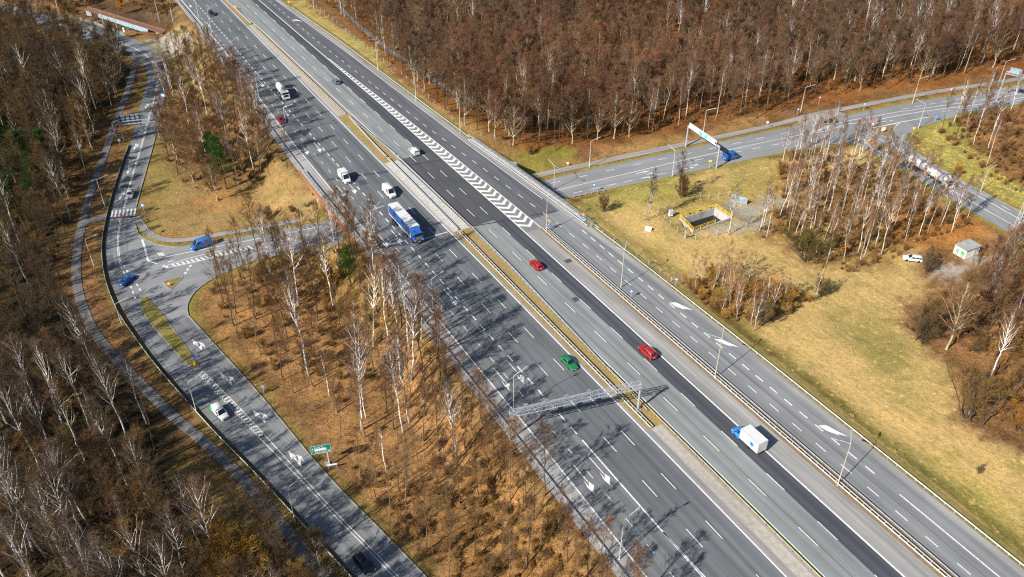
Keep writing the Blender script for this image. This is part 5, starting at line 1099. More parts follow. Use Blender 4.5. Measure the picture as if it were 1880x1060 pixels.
def chassis(root, x0, x1, z=.75, w=.45):
    mb = MB(); mb.box((x0,-w,z-.15), (x1,w,z+.12)); 
    return mb.build('chassis', M['chassis'], root)
def axle(root, x, hw, r=.5, dual=False, rim='steelrim'):
    for s in (-1, 1): wheel(root, x, s*(hw-.16), r, .32 if not dual else .5, rim)
def truck_cab(root, x1, L, Wd, z0, zr, paint, visor=None, spoiler=True):
    """cab-over cab: front at x1"""
    pm = CP_[paint]; x0 = x1-L; w = Wd/2
    mb = MB(); sec = [(x1,z0),(x1+.02,z0+.9),(x1-.02,z0+1.25),(x1-.32,zr-.28),(x1-.62,zr),(x0,zr),(x0,z0)]; n = len(sec); vs = []
    for yy, k in ((-w, .0), (-w+.08, 1), (w-.08, 1), (w, .0)): vs += [((x if x < x1-.9 else x-(.10 if k == 0 else 0)), yy, z-(0.06 if (k == 0 and z > zr-.4) else 0)) for x, z in sec]
    mb.add(vs, [(j*n+i, j*n+(i+1) % n, (j+1)*n+(i+1) % n, (j+1)*n+i) for j in range(3) for i in range(n)]+[tuple(range(n)), tuple(3*n+i for i in range(n))[::-1]])
    cab = mb.build('cab', pm, root, smooth=30)
    q = [(x1-.01,-w+.12,z0+1.22),(x1-.01,w-.12,z0+1.22),(x1-.33,w-.14,zr-.30),(x1-.33,-w+.14,zr-.30)]; panel(q, 0, 1, .04, .96, .03, .04).build('windscreen', M['glass'], root)
    for s in (-1, 1):
        mb = MB(); yy = s*(w+.012); mb.add([(x1-.42,yy-.01*s,z0+1.22),(x1-1.25,yy-.01*s,z0+1.22),(x1-1.25,yy-.01*s,zr-.42),(x1-.62,yy-.01*s,zr-.42),(x1-.42,yy,z0+1.22),(x1-1.25,yy,z0+1.22),(x1-1.25,yy,zr-.42),(x1-.62,yy,zr-.42)], [(0,1,2,3),(4,5,6,7),(0,1,5,4),(1,2,6,5),(2,3,7,6),(3,0,4,7)]); mb.build('side_window', M['glass'], root)
        mb = MB(); mb.box((x1-.1,s*(w+.2)-.09,z0+1.3), (x1+.05,s*(w+.2)+.09,z0+2.0)); mb.build('wing_mirror', M['blackpl'], root)
        mb = MB(); mb.box((x1-.03,s*(w-.25)-.2,z0+.12), (x1+.055,s*(w-.25)+.2,z0+.34)); mb.build('headlight', M['headl'], root)
    mb = MB(); mb.box((x1+.0,-w*.62,z0+.42), (x1+.045,w*.62,z0+1.08)); mb.build('grille', M['blackpl'] if paint != 'truckblue' else M['rim'], root)
    mb = MB(); mb.box((x1-.3,-w,z0-.38), (x1+.07,w,z0+.02)); mb.build('front_bumper', pm if paint != 'truckblue' else M['chassis'], root)
    mb = MB(); mb.box((x1+.07,-.28,z0-.3), (x1+.09,.28,z0-.18)); mb.build('number_plate', M['signwhite'], root)
    mb = MB(); mb.box((x1-.45,-w*.85,zr-.22), (x1-.02,w*.85,zr-.14)); mb.build('sun_visor', M['glass'] if visor is None else CP_[visor], root)
    if spoiler:
        mb = MB(); mb.add([(x1-.75,-w*.8,zr),(x0+.05,-w*.9,zr),(x0+.05,w*.9,zr),(x1-.75,w*.8,zr),(x1-.95,-w*.75,zr+.25),(x0+.05,-w*.88,zr+.75),(x0+.05,w*.88,zr+.75),(x1-.95,w*.75,zr+.25)], [(0,3,2,1),(4,5,6,7),(0,1,5,4),(1,2,6,5),(2,3,7,6),(3,0,4,7)]); mb.build('roof_spoiler', pm, root, smooth=30)
    return cab
# blue articulated lorry
sF = front_s(768.5, 449.5); loc, rz = along(sF-8.2, 69.3, 1)
lo = thing('articulated_lorry', 'blue articulated lorry with white roofed blue tarpaulin trailer on the bridge', 'lorry', loc, rz)
truck_cab(lo, 8.2, 2.25, 2.45, 1.05, 3.05, 'truckblue', spoiler=True); chassis(lo, 1.2, 7.8, .85); axle(lo, 6.9, 1.24, .5, rim='rim'); axle(lo, 3.2, 1.24, .5, True, rim='rim')
mb = MB(); mb.box((2.0,-1.1,.45), (5.6,1.1,.95)); mb.build('side_skirt', CP_['truckblue'], lo)
mb = MB(); mb.box((-7.6,-1.25,1.2), (5.75,1.25,3.9)); mb.build('trailer_body', CP_['tarpblue'], lo)
mb = MB(); mb.box((-7.68,-1.29,3.9), (5.83,1.29,4.0)); mb.build('trailer_roof', CP_['boxwhite'], lo)
for s in (-1, 1): mb = MB(); mb.box((-7.64,s*1.27-.025,1.1), (5.8,s*1.27+.025,1.28)); mb.build('side_rail', M['signwhite'], lo)
mb = MB(); mb.box((5.751,-1.28,1.1), (5.84,1.28,3.9)); mb.build('front_panel', CP_['truckblue'], lo)
for s in (-1, 1): mb = MB(); mb.box((5.76,s*1.24-.06,1.1), (5.87,s*1.24+.06,3.92)); mb.build('corner_post', M['signwhite'], lo)
mb = MB(); mb.box((-7.7,-1.25,1.15), (-7.61,1.25,3.88)); mb.build('rear_door', M['signwhite'], lo); chassis(lo, -7.4, 5, 1.0, .5)
for x in (-2.9,-4.2,-5.5): axle(lo, x, 1.24, .48, True, 'steelrim')
for s in (-1, 1): mb = MB(); mb.box((-1.6,s*1.15-.03,.55), (2.0,s*1.15+.03,1.0)); mb.build('side_guard', M['steel'], lo)
# cement mixer
sF = front_s(525, 186); loc, rz = along(sF-4.6, 68.7, 1)
mx = thing('concrete_mixer', 'white concrete mixer lorry with a tilted drum', 'lorry', loc, rz)
truck_cab(mx, 4.6, 2.0, 2.45, 1.0, 2.95, 'white', spoiler=False); chassis(mx, -4.5, 4.2, .9)
for x in (3.4,1.5): axle(mx, x, 1.24, .5)
for x in (-1.7,-3.0): axle(mx, x, 1.24, .5, True)
mb = MB(); mb.lathe([(.35,-4.0),(.75,-3.9),(1.05,-3.0),(1.22,-1.6),(1.22,.1),(1.0,1.2),(.6,1.9),(.2,2.0)], 20, 'x'); dm = mb.build('drum', CP_['drum'], mx, smooth=40); dm.location = (.1,0,2.45); dm.rotation_euler = (0,R(9),0)
mb = MB()
for k in range(60):
    a0, a1 = k*.35, (k+1)*.35; x0, x1 = -3.6+k*.08, -3.6+(k+1)*.08; r0 = np.interp(x0, [-4,-3.9,-3,-1.6,.1,1.2], [.35,.75,1.05,1.22,1.22,1.0])+.012; r1 = np.interp(x1, [-4,-3.9,-3,-1.6,.1,1.2], [.35,.75,1.05,1.22,1.22,1.0])+.012
    mb.add([(x0,r0*math.cos(a0),r0*math.sin(a0)),(x0+.07,r0*math.cos(a0),r0*math.sin(a0)),(x1+.07,r1*math.cos(a1),r1*math.sin(a1)),(x1,r1*math.cos(a1),r1*math.sin(a1))], [(0,1,2,3)])
mb.build('drum_stripe', M['kerb'], dm)
mb = MB(); mb.add([(-4.1,-.5,2.6),(-4.1,.5,2.6),(-4.9,.3,1.6),(-4.9,-.3,1.6),(-4.0,-.5,3.3),(-4.0,.5,3.3),(-4.75,.3,1.55),(-4.75,-.3,1.55)], [(0,1,2,3),(4,7,6,5),(0,4,5,1),(1,5,6,2),(2,6,7,3),(3,7,4,0)]); mb.build('chute', M['chassis'], mx)
mb = MB(); mb.box((2.0,-1.1,1.1), (2.45,1.1,2.5)); mb.build('water_tank', CP_['boxwhite'], mx)
for s in (-1, 1): mb = MB(); mb.box((-2.4,s*1.12-.1,.6), (.9,s*1.12+.1,1.0)); mb.build('side_guard', M['steel_dark'], mx)
for s in (-1, 1): mb = MB(); mb.beam((-3.9,s*.8,1.0), (-3.6,s*.8,2.4), .14, .14); mb.build('drum_support', M['chassis'], mx)
# light box lorries
def box_truck(label, loc, rz, cabpaint, L, Hb, z0, paint='boxwhite', Wd=2.2, mark=False, cabx=None):
    root = car('van', cabpaint, label, loc, rz, name='box_lorry', cat='lorry', cab_only=.55)
    # cut the van hull behind the cab by replacing the body with its front part
    for o in [c for c in bpy.data.objects if c.parent == root and (c.name.split('.')[0] == 'body')]:
        bm = bmesh.new(); bm.from_mesh(o.data); g_ = bm.verts[:]+bm.edges[:]+bm.faces[:]; r_ = bmesh.ops.bisect_plane(bm, geom=g_, plane_co=(.5,0,0), plane_no=(-1,0,0), clear_outer=True); bmesh.ops.holes_fill(bm, edges=[e for e in bm.edges if e.is_boundary]); bm.to_mesh(o.data); bm.free()
    x1 = .42; x0 = x1-L; w = Wd/2
    mb = MB(); mb.box((x0,-w,z0), (x1,w,z0+Hb)); bx = mb.build('box_body', CP_[paint], root)
    fr = MB()
    for yy in (-w, w):
        for zz in (z0, z0+Hb): fr.beam((x0,yy,zz), (x1,yy,zz), .07, .07)
        for xx in (x0, x1): fr.beam((xx,yy,z0), (xx,yy,z0+Hb), .07, .07)
    for xx in (x0, x1):
        for zz in (z0, z0+Hb): fr.beam((xx,-w,zz), (xx,w,zz), .07, .07)
    fr.build('edge_frame', M['steel'], bx)
    mb = MB(); mb.box((x0-.03,-w+.12,z0+.1), (x0-.001,-.03,z0+Hb-.12)); mb.build('rear_door', CP_[paint], root); mb = MB(); mb.box((x0-.03,.03,z0+.1), (x0-.001,w-.12,z0+Hb-.12)); mb.build('rear_door', CP_[paint], root)
    chassis(root, x0+.1, 1.0, .62, .4)
    for s in (-1, 1): mb = MB(); mb.box((x0-.02,s*(w-.15)-.1,.55), (x0+.05,s*(w-.15)+.1,.75)); mb.build('taillight', M['taill'], root)
    if mark:
        mb = MB()
        for k in range(6): a = k*math.pi/6; mb.add([(-2.6+.62*math.cos(a)-.07*math.sin(a),w+.012,z0+1.0+.62*math.sin(a)+.07*math.cos(a)),(-2.6-.62*math.cos(a)-.07*math.sin(a),w+.012,z0+1.0-.62*math.sin(a)+.07*math.cos(a)),(-2.6-.62*math.cos(a)+.07*math.sin(a),w+.012,z0+1.0-.62*math.sin(a)-.07*math.cos(a)),(-2.6+.62*math.cos(a)+.07*math.sin(a),w+.012,z0+1.0+.62*math.sin(a)-.07*math.cos(a))], [(0,1,2,3)])
        mb.build('snow_star_emblem', CP_['skyblue'], bx)
    return root
sR = front_s(1400, 834); L_ = 4.6; loc, rz = along(sR-(L_-.42), 92.7, -1)
box_truck('white box lorry with a blue cab driving away beside the brown divider', loc, rz, 'skyblue', L_, 2.25, .95, mark=True)
sF = front_s(628, 342); loc, rz = along(sF-2.78, 65.3, 1); box_truck('small white box lorry in the inner exit lane at the bridge joint', loc, rz, 'white', 2.9, 1.9, .8, Wd=2.05)
# tanker
a = P(1668, 303, LOWZ); b = P(1742, 350, LOWZ); d = b-a; rz = math.atan2(d[1], d[0]); L2_ = np.linalg.norm(d)/2
tk_ = thing('tank_lorry', 'white tank lorry half hidden behind the birches on the slip road', 'lorry', (*((a+b)/2)[:2], LOWZ+.03), rz)
truck_cab(tk_, L2_, 2.2, 2.45, 1.05, 3.0, 'white', spoiler=True); chassis(tk_, -L2_+.3, L2_-.5, .95)
mb = MB(); mb.lathe([(.3,-L2_),(.95,-L2_+.12),(1.2,-L2_+.4),(1.2,L2_-3.0),(.95,L2_-2.72),(.3,L2_-2.6)], 20, 'x', (0,0,2.35)); tb = mb.build('tank', CP_['tank'], tk_, smooth=35)
for i in range(7): mb = MB(); x = -L2_+1.0+i*(2*L2_-4.6)/6; mb.lathe([(1.22,x-.05),(1.235,x),(1.22,x+.05)], 20, 'x', (0,0,2.35)); mb.build('band', M['steel'], tb)
mb = MB(); mb.box((-L2_+1,-.35,3.52), (L2_-3.6,.35,3.58)); mb.build('catwalk', M['steel'], tk_)
for x in (L2_-1.4, L2_-4.8, -L2_+1.5, -L2_+2.8, -L2_+4.1): axle(tk_, x, 1.24, .5, True)

# ------------------------------------------------------------------ trees
def barkmat(name, c, spots=None, var=.2, scale=(2,2,.5)):
    m = mat(name, c, .9, 0, .15); k = NT(m); tc = k.n('ShaderNodeTexCoord').outputs['Object']; oi = k.n('ShaderNodeObjectInfo')
    n = k.noise(k.mapv(tc, scale), 1.4, 4, .7); base = k.mul(c, k.ramp(n, [(.3, g3(.6)), (.65, g3(1.15))]))
    if spots:
        n2 = k.noise(k.mapv(tc, (3,3,1.1)), 2.0, 3, .7); base = k.mix(k.ramp(n2, [(.55, g3(0)), (.62, g3(1))]), base, spots)
        gx = k.n('ShaderNodeSeparateXYZ'); k.l(tc, gx.inputs[0]); low = k.ramp(k.math('DIVIDE', gx.outputs[2], 6.0), [(.05, g3(.75)), (.55, g3(0))]); base = k.mix(low, base, (.20,.165,.115))
    hv = k.ramp(oi.outputs['Random'], [(0, (1-var,1-var,1-var)), (.5, (1,.97,.92)), (1, (1+var*.6,1+var*.55,1+var*.5))]); k.col(k.mul(k.mul(base, hv), oi.outputs['Color'])); return m
def tinted(k):
    at = k.n('ShaderNodeAttribute'); at.attribute_type = 'INSTANCER'; at.attribute_name = 'tint'; vl = k.n('ShaderNodeVectorMath'); vl.operation = 'LENGTH'; k.l(at.outputs['Vector'], vl.inputs[0])
    return k.mix(k.math('LESS_THAN', vl.outputs['Value'], .01), at.outputs['Color'], (1, 1, 1))
def twigmat(name, c, c2):
    m = mat(name, c, .85, 0, .15); k = NT(m); oi = k.n('ShaderNodeObjectInfo'); tc = k.n('ShaderNodeTexCoord').outputs['Object']
    n = k.noise(tc, .5, 3, .6); base = k.mix(oi.outputs['Random'], c, c2); k.col(k.mul(k.mul(base, k.ramp(n, [(.3, g3(.75)), (.7, g3(1.2))])), k.mul(oi.outputs['Color'], tinted(k)))); return m
M['birchbark'] = barkmat('birch_bark', (.80,.78,.76), (.05,.045,.04), .12); M['bark'] = barkmat('grey_brown_bark', (.090,.070,.050), None, .35); M['palebark'] = barkmat('pale_olive_bark', (.44,.40,.27), None, .2)
M['birchtwig'] = twigmat('birch_twigs', (.102,.070,.054), (.135,.092,.062)); M['twig'] = twigmat('brown_twigs', (.088,.054,.036), (.108,.076,.05)); M['bushtwig'] = twigmat('olive_twigs', (.14,.098,.042), (.17,.12,.05))
M['needle'] = twigmat('pine_needles', (.028,.05,.016), (.035,.06,.018)); M['pinebark'] = barkmat('pine_bark', (.20,.11,.06)); M['orangeleaf'] = twigmat('orange_leaves', (.55,.20,.03), (.6,.26,.04))
def unit(v): return v/(np.linalg.norm(v, axis=-1, keepdims=True)+1e-9)
def cones(b, d, L, r):
    n = len(b); d = unit(d); ref = np.where(np.abs(d[:, 2:3]) < .9, np.array([[0, 0, 1.]]), np.array([[1., 0, 0]])); u = unit(np.cross(d, ref)); v = np.cross(d, u); V = np.empty((n, 4, 3))
    for k in range(3): a = 2*math.pi*k/3; V[:, k] = b+(u*math.cos(a)+v*math.sin(a))*r[:, None]
    V[:, 3] = b+d*L[:, None]; o = np.arange(n)*4; F = np.concatenate([np.stack([o+k, o+(k+1) % 3, o+3], 1) for k in range(3)]); return V.reshape(-1, 3), F
class TB:
    def __init__(s): s.V = []; s.Q = []; s.T = []; s.n = 0
    def tube(s, pts, rad, n):
        mb = MB(); mb.tube(pts, rad, n, cap=False); s.V.append(np.array(mb.v)); s.Q += [tuple(x+s.n for x in f) for f in mb.f]; s.n += len(mb.v)
    def cones(s, *a): V, F = cones(*a); s.V.append(V); s.T.append(F+s.n); s.n += len(V)
    def tris(s, V, F): s.V.append(V); s.T.append(F+s.n); s.n += len(V)
    def mesh(s, name, m):
        me = bpy.data.meshes.new(name); V = np.concatenate(s.V); F = [tuple(q) for q in s.Q]+([tuple(map(int, t)) for t in np.concatenate(s.T)] if s.T else []); me.from_pydata(V.tolist(), [], F); me.materials.append(M[m]); me.update(); return me
def rnddir(r, n, up=0.0):
    d = r.normal(size=(n, 3)); d[:, 2] += up; return unit(d)
def make_tree(seed, H=22, r0=.22, first=.42, nl=20, ll=5.0, ang=42, up=.35, nb=6, nt=7, tl=1.1, tr=.016, bark='bark', twig='twig', fork=0, droop=0.0, wander=.35, lr=.45, stems=1, leaves=0, leafmat=None):
    r = np.random.default_rng(seed); tb = TB(); cb = TB(); tips_b = []; tips_d = []; tips_L = []
    def grow_limb(p0, d, L, rad, depth):
        n = 5; pts = [p0]; dd = d.copy()
        for i in range(n):
            dd = unit(dd+np.array([0, 0, up*.35])+r.normal(size=3)*.13); pts.append(pts[-1]+dd*L/n)
        pts = np.array(pts); rr = np.linspace(rad, rad*.22, n+1); tb.tube(pts, rr, 4 if rad > .05 else 3)
        k = nb if depth == 0 else max(2, nb//2)
        for j in range(k):
            f = r.uniform(.25, 1.0); i = min(n-1, int(f*n)); q = pts[i]+(pts[i+1]-pts[i])*(f*n-i); dl = unit(pts[i+1]-pts[i]); nd = unit(dl+rnddir(r, 1)[0]*.75+np.array([0, 0, .15])); Lb = L*r.uniform(.22, .42)*(1.15-f*.5)
            m2 = q+nd*Lb*.5+r.normal(size=3)*.06; e = q+nd*Lb+np.array([0, 0, up*.15*Lb])+r.normal(size=3)*.1
            cb.tube(np.array([q, m2, e]), [rad*.25*(1-.4*f)+.006, rad*.16+.006, .007], 3)
            for g in range(nt): t = r.uniform(.15, 1.0); tips_b.append(q+(e-q)*t); tips_d.append(unit(nd*.8+rnddir(r, 1)[0]*.75+np.array([0, 0, .2-droop]))); tips_L.append(tl*r.uniform(.45, 1.15))
        e = pts[-1]
        for g in range(nt): tips_b.append(pts[-2]+(e-pts[-2])*r.uniform(0, 1)); tips_d.append(unit(dd+rnddir(r, 1)[0]*.6)); tips_L.append(tl*r.uniform(.5, 1.1))
    for sidx in range(stems):
        base = np.array([0, 0, -.4]) if stems == 1 else np.array([*r.normal(size=2)*.35, -.3]); lean = r.normal(size=2)*(.02 if stems == 1 else .28); n = 12; h = np.linspace(0, 1, n+1); Hs = H*(1 if stems == 1 else r.uniform(.65, 1.05))
        w = np.cumsum(r.normal(size=(n+1, 2))*wander*.3, axis=0); w[0] = 0
        pts = np.stack([base[0]+lean[0]*h*Hs+w[:, 0], base[1]+lean[1]*h*Hs+w[:, 1], base[2]+h*Hs], 1); rr = r0*(1-h)**.85+.02; rr[0] *= 1.35
        tb.tube(pts, rr, 7 if stems == 1 else 4); az = r.uniform(0, 6.28); kk = nl if stems == 1 else max(3, nl//stems)
        for i in range(kk):
            f = first+(0.99-first)*((i+r.uniform(0, .8))/kk); az += 2.4+r.normal()*.35; j = min(n-1, int(f*n)); q = pts[j]+(pts[j+1]-pts[j])*(f*n-j); rel = (f-first)/(1-first); L = ll*(.55+.75*math.sin(math.pi*min(1, rel*.85+.15)))*(1-.45*rel)*r.uniform(.7, 1.2); a = R(ang*(1-.45*rel)+r.normal()*7); d = np.array([math.cos(az)*math.sin(a), math.sin(az)*math.sin(a), math.cos(a)])
            grow_limb(q, d, L, np.interp(f, h, rr)*lr, 0)
            if fork and i < 3 and r.random() < .7: grow_limb(q, unit(d+rnddir(r, 1)[0]*.4+[0, 0, .8]), L*1.5, np.interp(f, h, rr)*.6, 0)
    B = np.array(tips_b); D = np.array(tips_d); L = np.array(tips_L); cb.cones(B, D, L, np.full(len(B), tr))
    # finer side shoots
    k = r.integers(0, len(B), len(B)); t = r.uniform(.2, .9, len(B)); b2 = B[k]+D[k]*(L[k]*t)[:, None]; d2 = unit(D[k]+rnddir(r, len(B))*.8+np.array([0, 0, -droop*.6])); cb.cones(b2, d2, L[k]*r.uniform(.35, .7, len(B)), np.full(len(B), tr*.7))
    tm = tb.mesh('trunk', bark); cm = cb.mesh('crown', twig)
    if leaves:
        k = r.integers(0, len(B), leaves); c = B[k]+D[k]*(L[k]*r.uniform(.3, 1.1, leaves))[:, None]; u = rnddir(r, leaves)*.16; v = unit(np.cross(u, rnddir(r, leaves)))*.11; V = np.stack([c-u, c+v, c+u, c-v], 1).reshape(-1, 3); o = np.arange(leaves)*4; lb = TB(); lb.tris(V, np.concatenate([np.stack([o, o+1, o+2], 1), np.stack([o, o+2, o+3], 1)])); return tm, cm, lb.mesh('leaves', leafmat)
    return tm, cm, None
def make_pine(seed, H=17):
    r = np.random.default_rng(seed); tb = TB(); cb = TB(); n = 10; h = np.linspace(0, 1, n+1); w = np.cumsum(r.normal(size=(n+1, 2))*.08, axis=0); pts = np.stack([w[:, 0], w[:, 1], -.4+h*H], 1); tb.tube(pts, .2*(1-h)**.8+.02, 7); C = []
    for i in range(44):
        f = .33+.66*i/44; z = H*f; L = (1.0-f)*4.6*r.uniform(.6, 1.1)+.5; a = r.uniform(0, 6.28); d = np.array([math.cos(a), math.sin(a), .12+.3*f]); q = np.array([np.interp(z, pts[:, 2], pts[:, 0]), np.interp(z, pts[:, 2], pts[:, 1]), z]); e = q+d*L; tb.tube(np.array([q, (q+e)/2+[0, 0, -.1], e]), [.05, .035, .012], 3)
        for t in np.linspace(.35, 1.02, 5): C.append(q+(e-q)*t+r.normal(size=3)*.15)
    C = np.repeat(np.array(C), 34, axis=0); n = len(C); b = C+r.normal(size=(n, 3))*.24; cb.cones(b, rnddir(r, n, .35), r.uniform(.25, .5, n), np.full(n, .035)); return tb.mesh('trunk', 'pinebark'), cb.mesh('crown', 'needle'), None
PROTO = {
 'birch': [make_tree(100+i, 23, .18, .45, 20, 5.0, 36, .4, 6, 7, 1.15, .015, 'birchbark', 'birchtwig', 1, .5, .34, .8) for i in range(6)],
 'bare': [make_tree(200+i, 21, .17, .42, 22, 4.8, 44, .35, 6, 10, 1.05, .017, 'bark', 'twig', 1, 0, .38, .40) for i in range(6)],
 'thinbirch': [make_tree(150+i, 20, .10, .46, 17, 3.2, 28, .5, 6, 9, 1.0, .014, 'birchbark', 'birchtwig', 0, .3, .38, .48) for i in range(4)],
 'slim': [make_tree(300+i, 19, .13, .52, 15, 3.4, 38, .45, 5, 8, 1.0, .017, 'bark', 'twig', 0, 0, .35, .5) for i in range(3)],
 'young': [make_tree(340+i, 12, .075, .25, 15, 2.6, 32, .45, 4, 7, .9, .014, 'birchbark', 'birchtwig', 0, .2, .3, .55) for i in range(4)],
 'pale': [make_tree(380+i, 19, .21, .20, 34, 6.6, 50, .3, 8, 12, 1.2, .022, 'palebark', 'twig', 1, 0, .4, .5) for i in range(2)],
 'bush': [make_tree(400+i, 5.2, .05, .12, 56, 2.0, 40, .3, 5, 8, .75, .015, 'bark', 'bushtwig', 0, 0, .25, .6, stems=9) for i in range(4)],
 'leafy': [make_tree(450, 9, .12, .25, 20, 3.2, 50, .3, 6, 8, .9, .015, 'bark', 'twig', 1, 0, .3, .5, leaves=4200, leafmat='orangeleaf')],
 'pine': [make_pine(500+i) for i in range(3)],
}
NAMES = {'thinbirch': 'birch_tree', 'birch': 'birch_tree', 'bare': 'bare_tree', 'slim': 'bare_tree', 'young': 'birch_sapling', 'pale': 'tree', 'bush': 'bush', 'leafy': 'leafy_tree', 'pine': 'pine_tree'}
CATS = {'thinbirch': 'birch', 'birch': 'birch', 'bare': 'tree', 'slim': 'tree', 'young': 'birch', 'pale': 'tree', 'bush': 'bush', 'leafy': 'tree', 'pine': 'pine'}
PARTS = {}
def plant(kind, pos, label, group=None, scale=1.0, rz=None, lean=(0, 0), var=None, tint=(1, 1, 1), btint=(1, 1, 1), flat=1.0):
    v = random.randrange(len(PROTO[kind])) if var is None else var; tm, cm, lm = PROTO[kind][v]; e = bpy.data.objects.new(NAMES[kind], None); COL.objects.link(e); e.empty_display_size = .3; e.location = tuple(float(a) for a in pos); e.scale = (scale*flat, scale*flat, scale); e.rotation_euler = (lean[0], lean[1], random.uniform(0, 6.28) if rz is None else rz); tag(e, label, CATS[kind], group)
    for nm, me, c in (('trunk', tm, btint), ('crown', cm, tint), ('leaves', lm, tint)):
        if me is None: continue
        o = bpy.data.objects.new(nm, me); COL.objects.link(o); o.parent = e; o.color = (*c, 1)
        PARTS.setdefault((kind, v), {}).setdefault(nm, o)
    return e
PLANTED = []      # (x, y, r) of the hand placed trees
def hand(kind, px, py, label, scale=1.0, z=None, group=None, **kw):
    p = g1(px, py); PLANTED.append((p[0], p[1], 1.8 if kind != 'pine' else 3.4)); return plant(kind, p, label, group, scale, **kw)
# trees that stand out, traced one by one
for px, py, sc, lab in [(567,690,1.1,'tall white birch with an upright crown among the orange leaves, above the grey sign backs'),(752,777,1.0,'pair forming white birch with a forked crown near the middle of the orange wood'),(735,640,.9,'thin white birch trunk in the shaded upper part of the orange wood'),
        (752,640,.95,'white birch right below the bushy green pine'),(755,700,1.05,'white birch closest to the motorway barrier'),(665,790,1.12,'leaning white birch with a long forked trunk above the direction sign'),(740,795,1.0,'thick white birch beside the leaning forked one'),
        (548,560,1.0,'white birch standing near the grass corner of the junction wood'),(625,505,.95,'white birch beside the bridge end with a wide crown'),(690,520,.95,'white birch against the motorway shoulder by the bridge end'),(500,520,.9,'white birch with its crown over the crossing road'),(838,850,.9,'short white trunked birch in the lower orange wood')]:
    hand('birch', px, py, lab, sc, lean=(random.uniform(-.05,.05), random.uniform(-.05,.05)))
for px, py, sc, lab in [(70,735,.8,'broad grey crowned tree high in the corner wood'),(20,760,.75,'grey crowned tree at the picture edge above the corner birches'),(120,690,.6,'small grey crowned tree in the dark wood behind the corner birches')]: hand('pale', px, py, lab, sc, btint=(.62,.62,.75), tint=(1.5,1.4,1.4))
for px, py, sc, lab in [(165,968,1.0,'white birch whose bright trunk crosses the dark wood beside the light clearing'),(95,1000,1.15,'white birch with a broad pale crown in the corner wood'),(60,1010,1.1,'tall white birch nearest the picture corner, forked high up'),(175,1120,1.05,'white birch with spreading pale limbs at the lower edge of the wood'),
        (210,1140,1.0,'slim white birch next to the spreading one at the lower edge'),(255,1180,1.1,'white birch with a many limbed crown at the very bottom edge'),(130,1060,1.0,'white birch with a curved trunk between the corner birches'),(30,1090,1.1,'birch leaning out of the frame at the corner'),(20,880,1.0,'white birch high on the edge of the dark wood'),
        (25,460,1.0,'pair of bright birch stems at the picture edge by the dark wood'),(38,445,.95,'second bright birch stem at the picture edge by the dark wood'),(175,800,.95,'pale birch by the footpath with mossy yellow trunk'),(235,815,.95,'pale birch with a leaning top close to the footpath'),(270,780,.8,'small pale birch overhanging the footpath')]:
    hand('birch', px, py, lab, sc, lean=(random.uniform(-.06,.06), random.uniform(-.06,.06)), btint=(.85,.84,.80))
hand('pale', 1737, 642, 'large pale lone tree with wide bare limbs at the edge of the meadow', 1.0, var=0, tint=(2.0,1.7,1.2)); hand('bush', 1690, 627, 'dark rounded bush beside the large pale lone tree', 1.7, tint=(.6,.6,.62)); hand('bush', 1778, 772, 'big olive bush with a pale stem at the corner of the meadow', 2.3, tint=(1,.85,.7)); hand('pale', 1776, 768, 'pale stem rising out of the big olive bush', .55, var=1)
hand('pale', 1826, 545, 'large pale tree with spreading limbs in front of the lattice mast', 1.0, var=1, tint=(1.9,1.6,1.2))
hand('bush', 1484, 480, 'large olive green bush at the near edge of the birch stand', 1.9, tint=(.75,.8,.55)); hand('bush', 1253, 362, 'round dark brown bush beside the crossing road', 1.25, tint=(.72,.55,.5)); hand('bare', 1246, 358, 'small grey tree growing out of the round dark bush', .62)
hand('bush', 1108, 388, 'thin scrubby bush in the green grass near the bridge end', .9, tint=(.8,.65,.6)); hand('young', 1190, 406, 'slender bare tree by the white slanted board', 1.25, tint=(1.1,1,.95), btint=(.6,.55,.5)); hand('young', 1186, 404, 'second stem of the slender bare tree by the white slanted board', 1.1, btint=(.6,.55,.5))
hand('birch', 1337, 432, 'lone thin birch at the near edge of the basin enclosure', .6); hand('bush', 1795, 870, 'tiny leafless shrub alone in the dry meadow', .35); hand('bush', 1505, 545, 'dark spreading bush at the end of the young birch clump', 1.0, tint=(.6,.6,.6)); hand('bush', 1700, 500, 'scrubby bush by the parked white estate car', 1.1, tint=(.8,.8,.85)); hand('bush', 1400, 597, 'olive bush on the meadow side of the young birch clump', 1.1)
hand('young', 1383, 607, 'white young birch standing apart at the front of the young clump', .95)
hand('pine', 645, 525, 'bright green bushy pine in the shaded part of the orange wood', .66, tint=(1.7,2.1,1.0), flat=1.45)
for px, py, sc, lab, tn in [(415,348,1.0,'dark green pine at the front of the island wood',(1.1,1.35,.9)),(398,332,.92,'narrow dark pine behind the front pine of the island wood',(1.05,1.3,.9)),(30,335,1.15,'dark pine at the edge of the shaded wood',(.8,1.05,.75)),(62,352,1.15,'second dark pine deeper in the shaded wood',(.75,1.0,.7)),(10,300,1.2,'dark pine touching the picture edge',(.8,1.05,.75)),(97,335,1.0,'dark pine closest to the sunny ground of the shaded wood',(.85,1.1,.75)),(50,425,1.0,'dark pine lowest in the shaded wood',(.75,1.0,.7)),(82,392,1.0,'dark pine between the footpath and the lowest pine',(.75,1.0,.7)),(20,385,1.1,'dark pine below the one touching the picture edge',(.75,1.0,.7))]: hand('pine', px, py, lab, sc, tint=tn, flat=1.3)
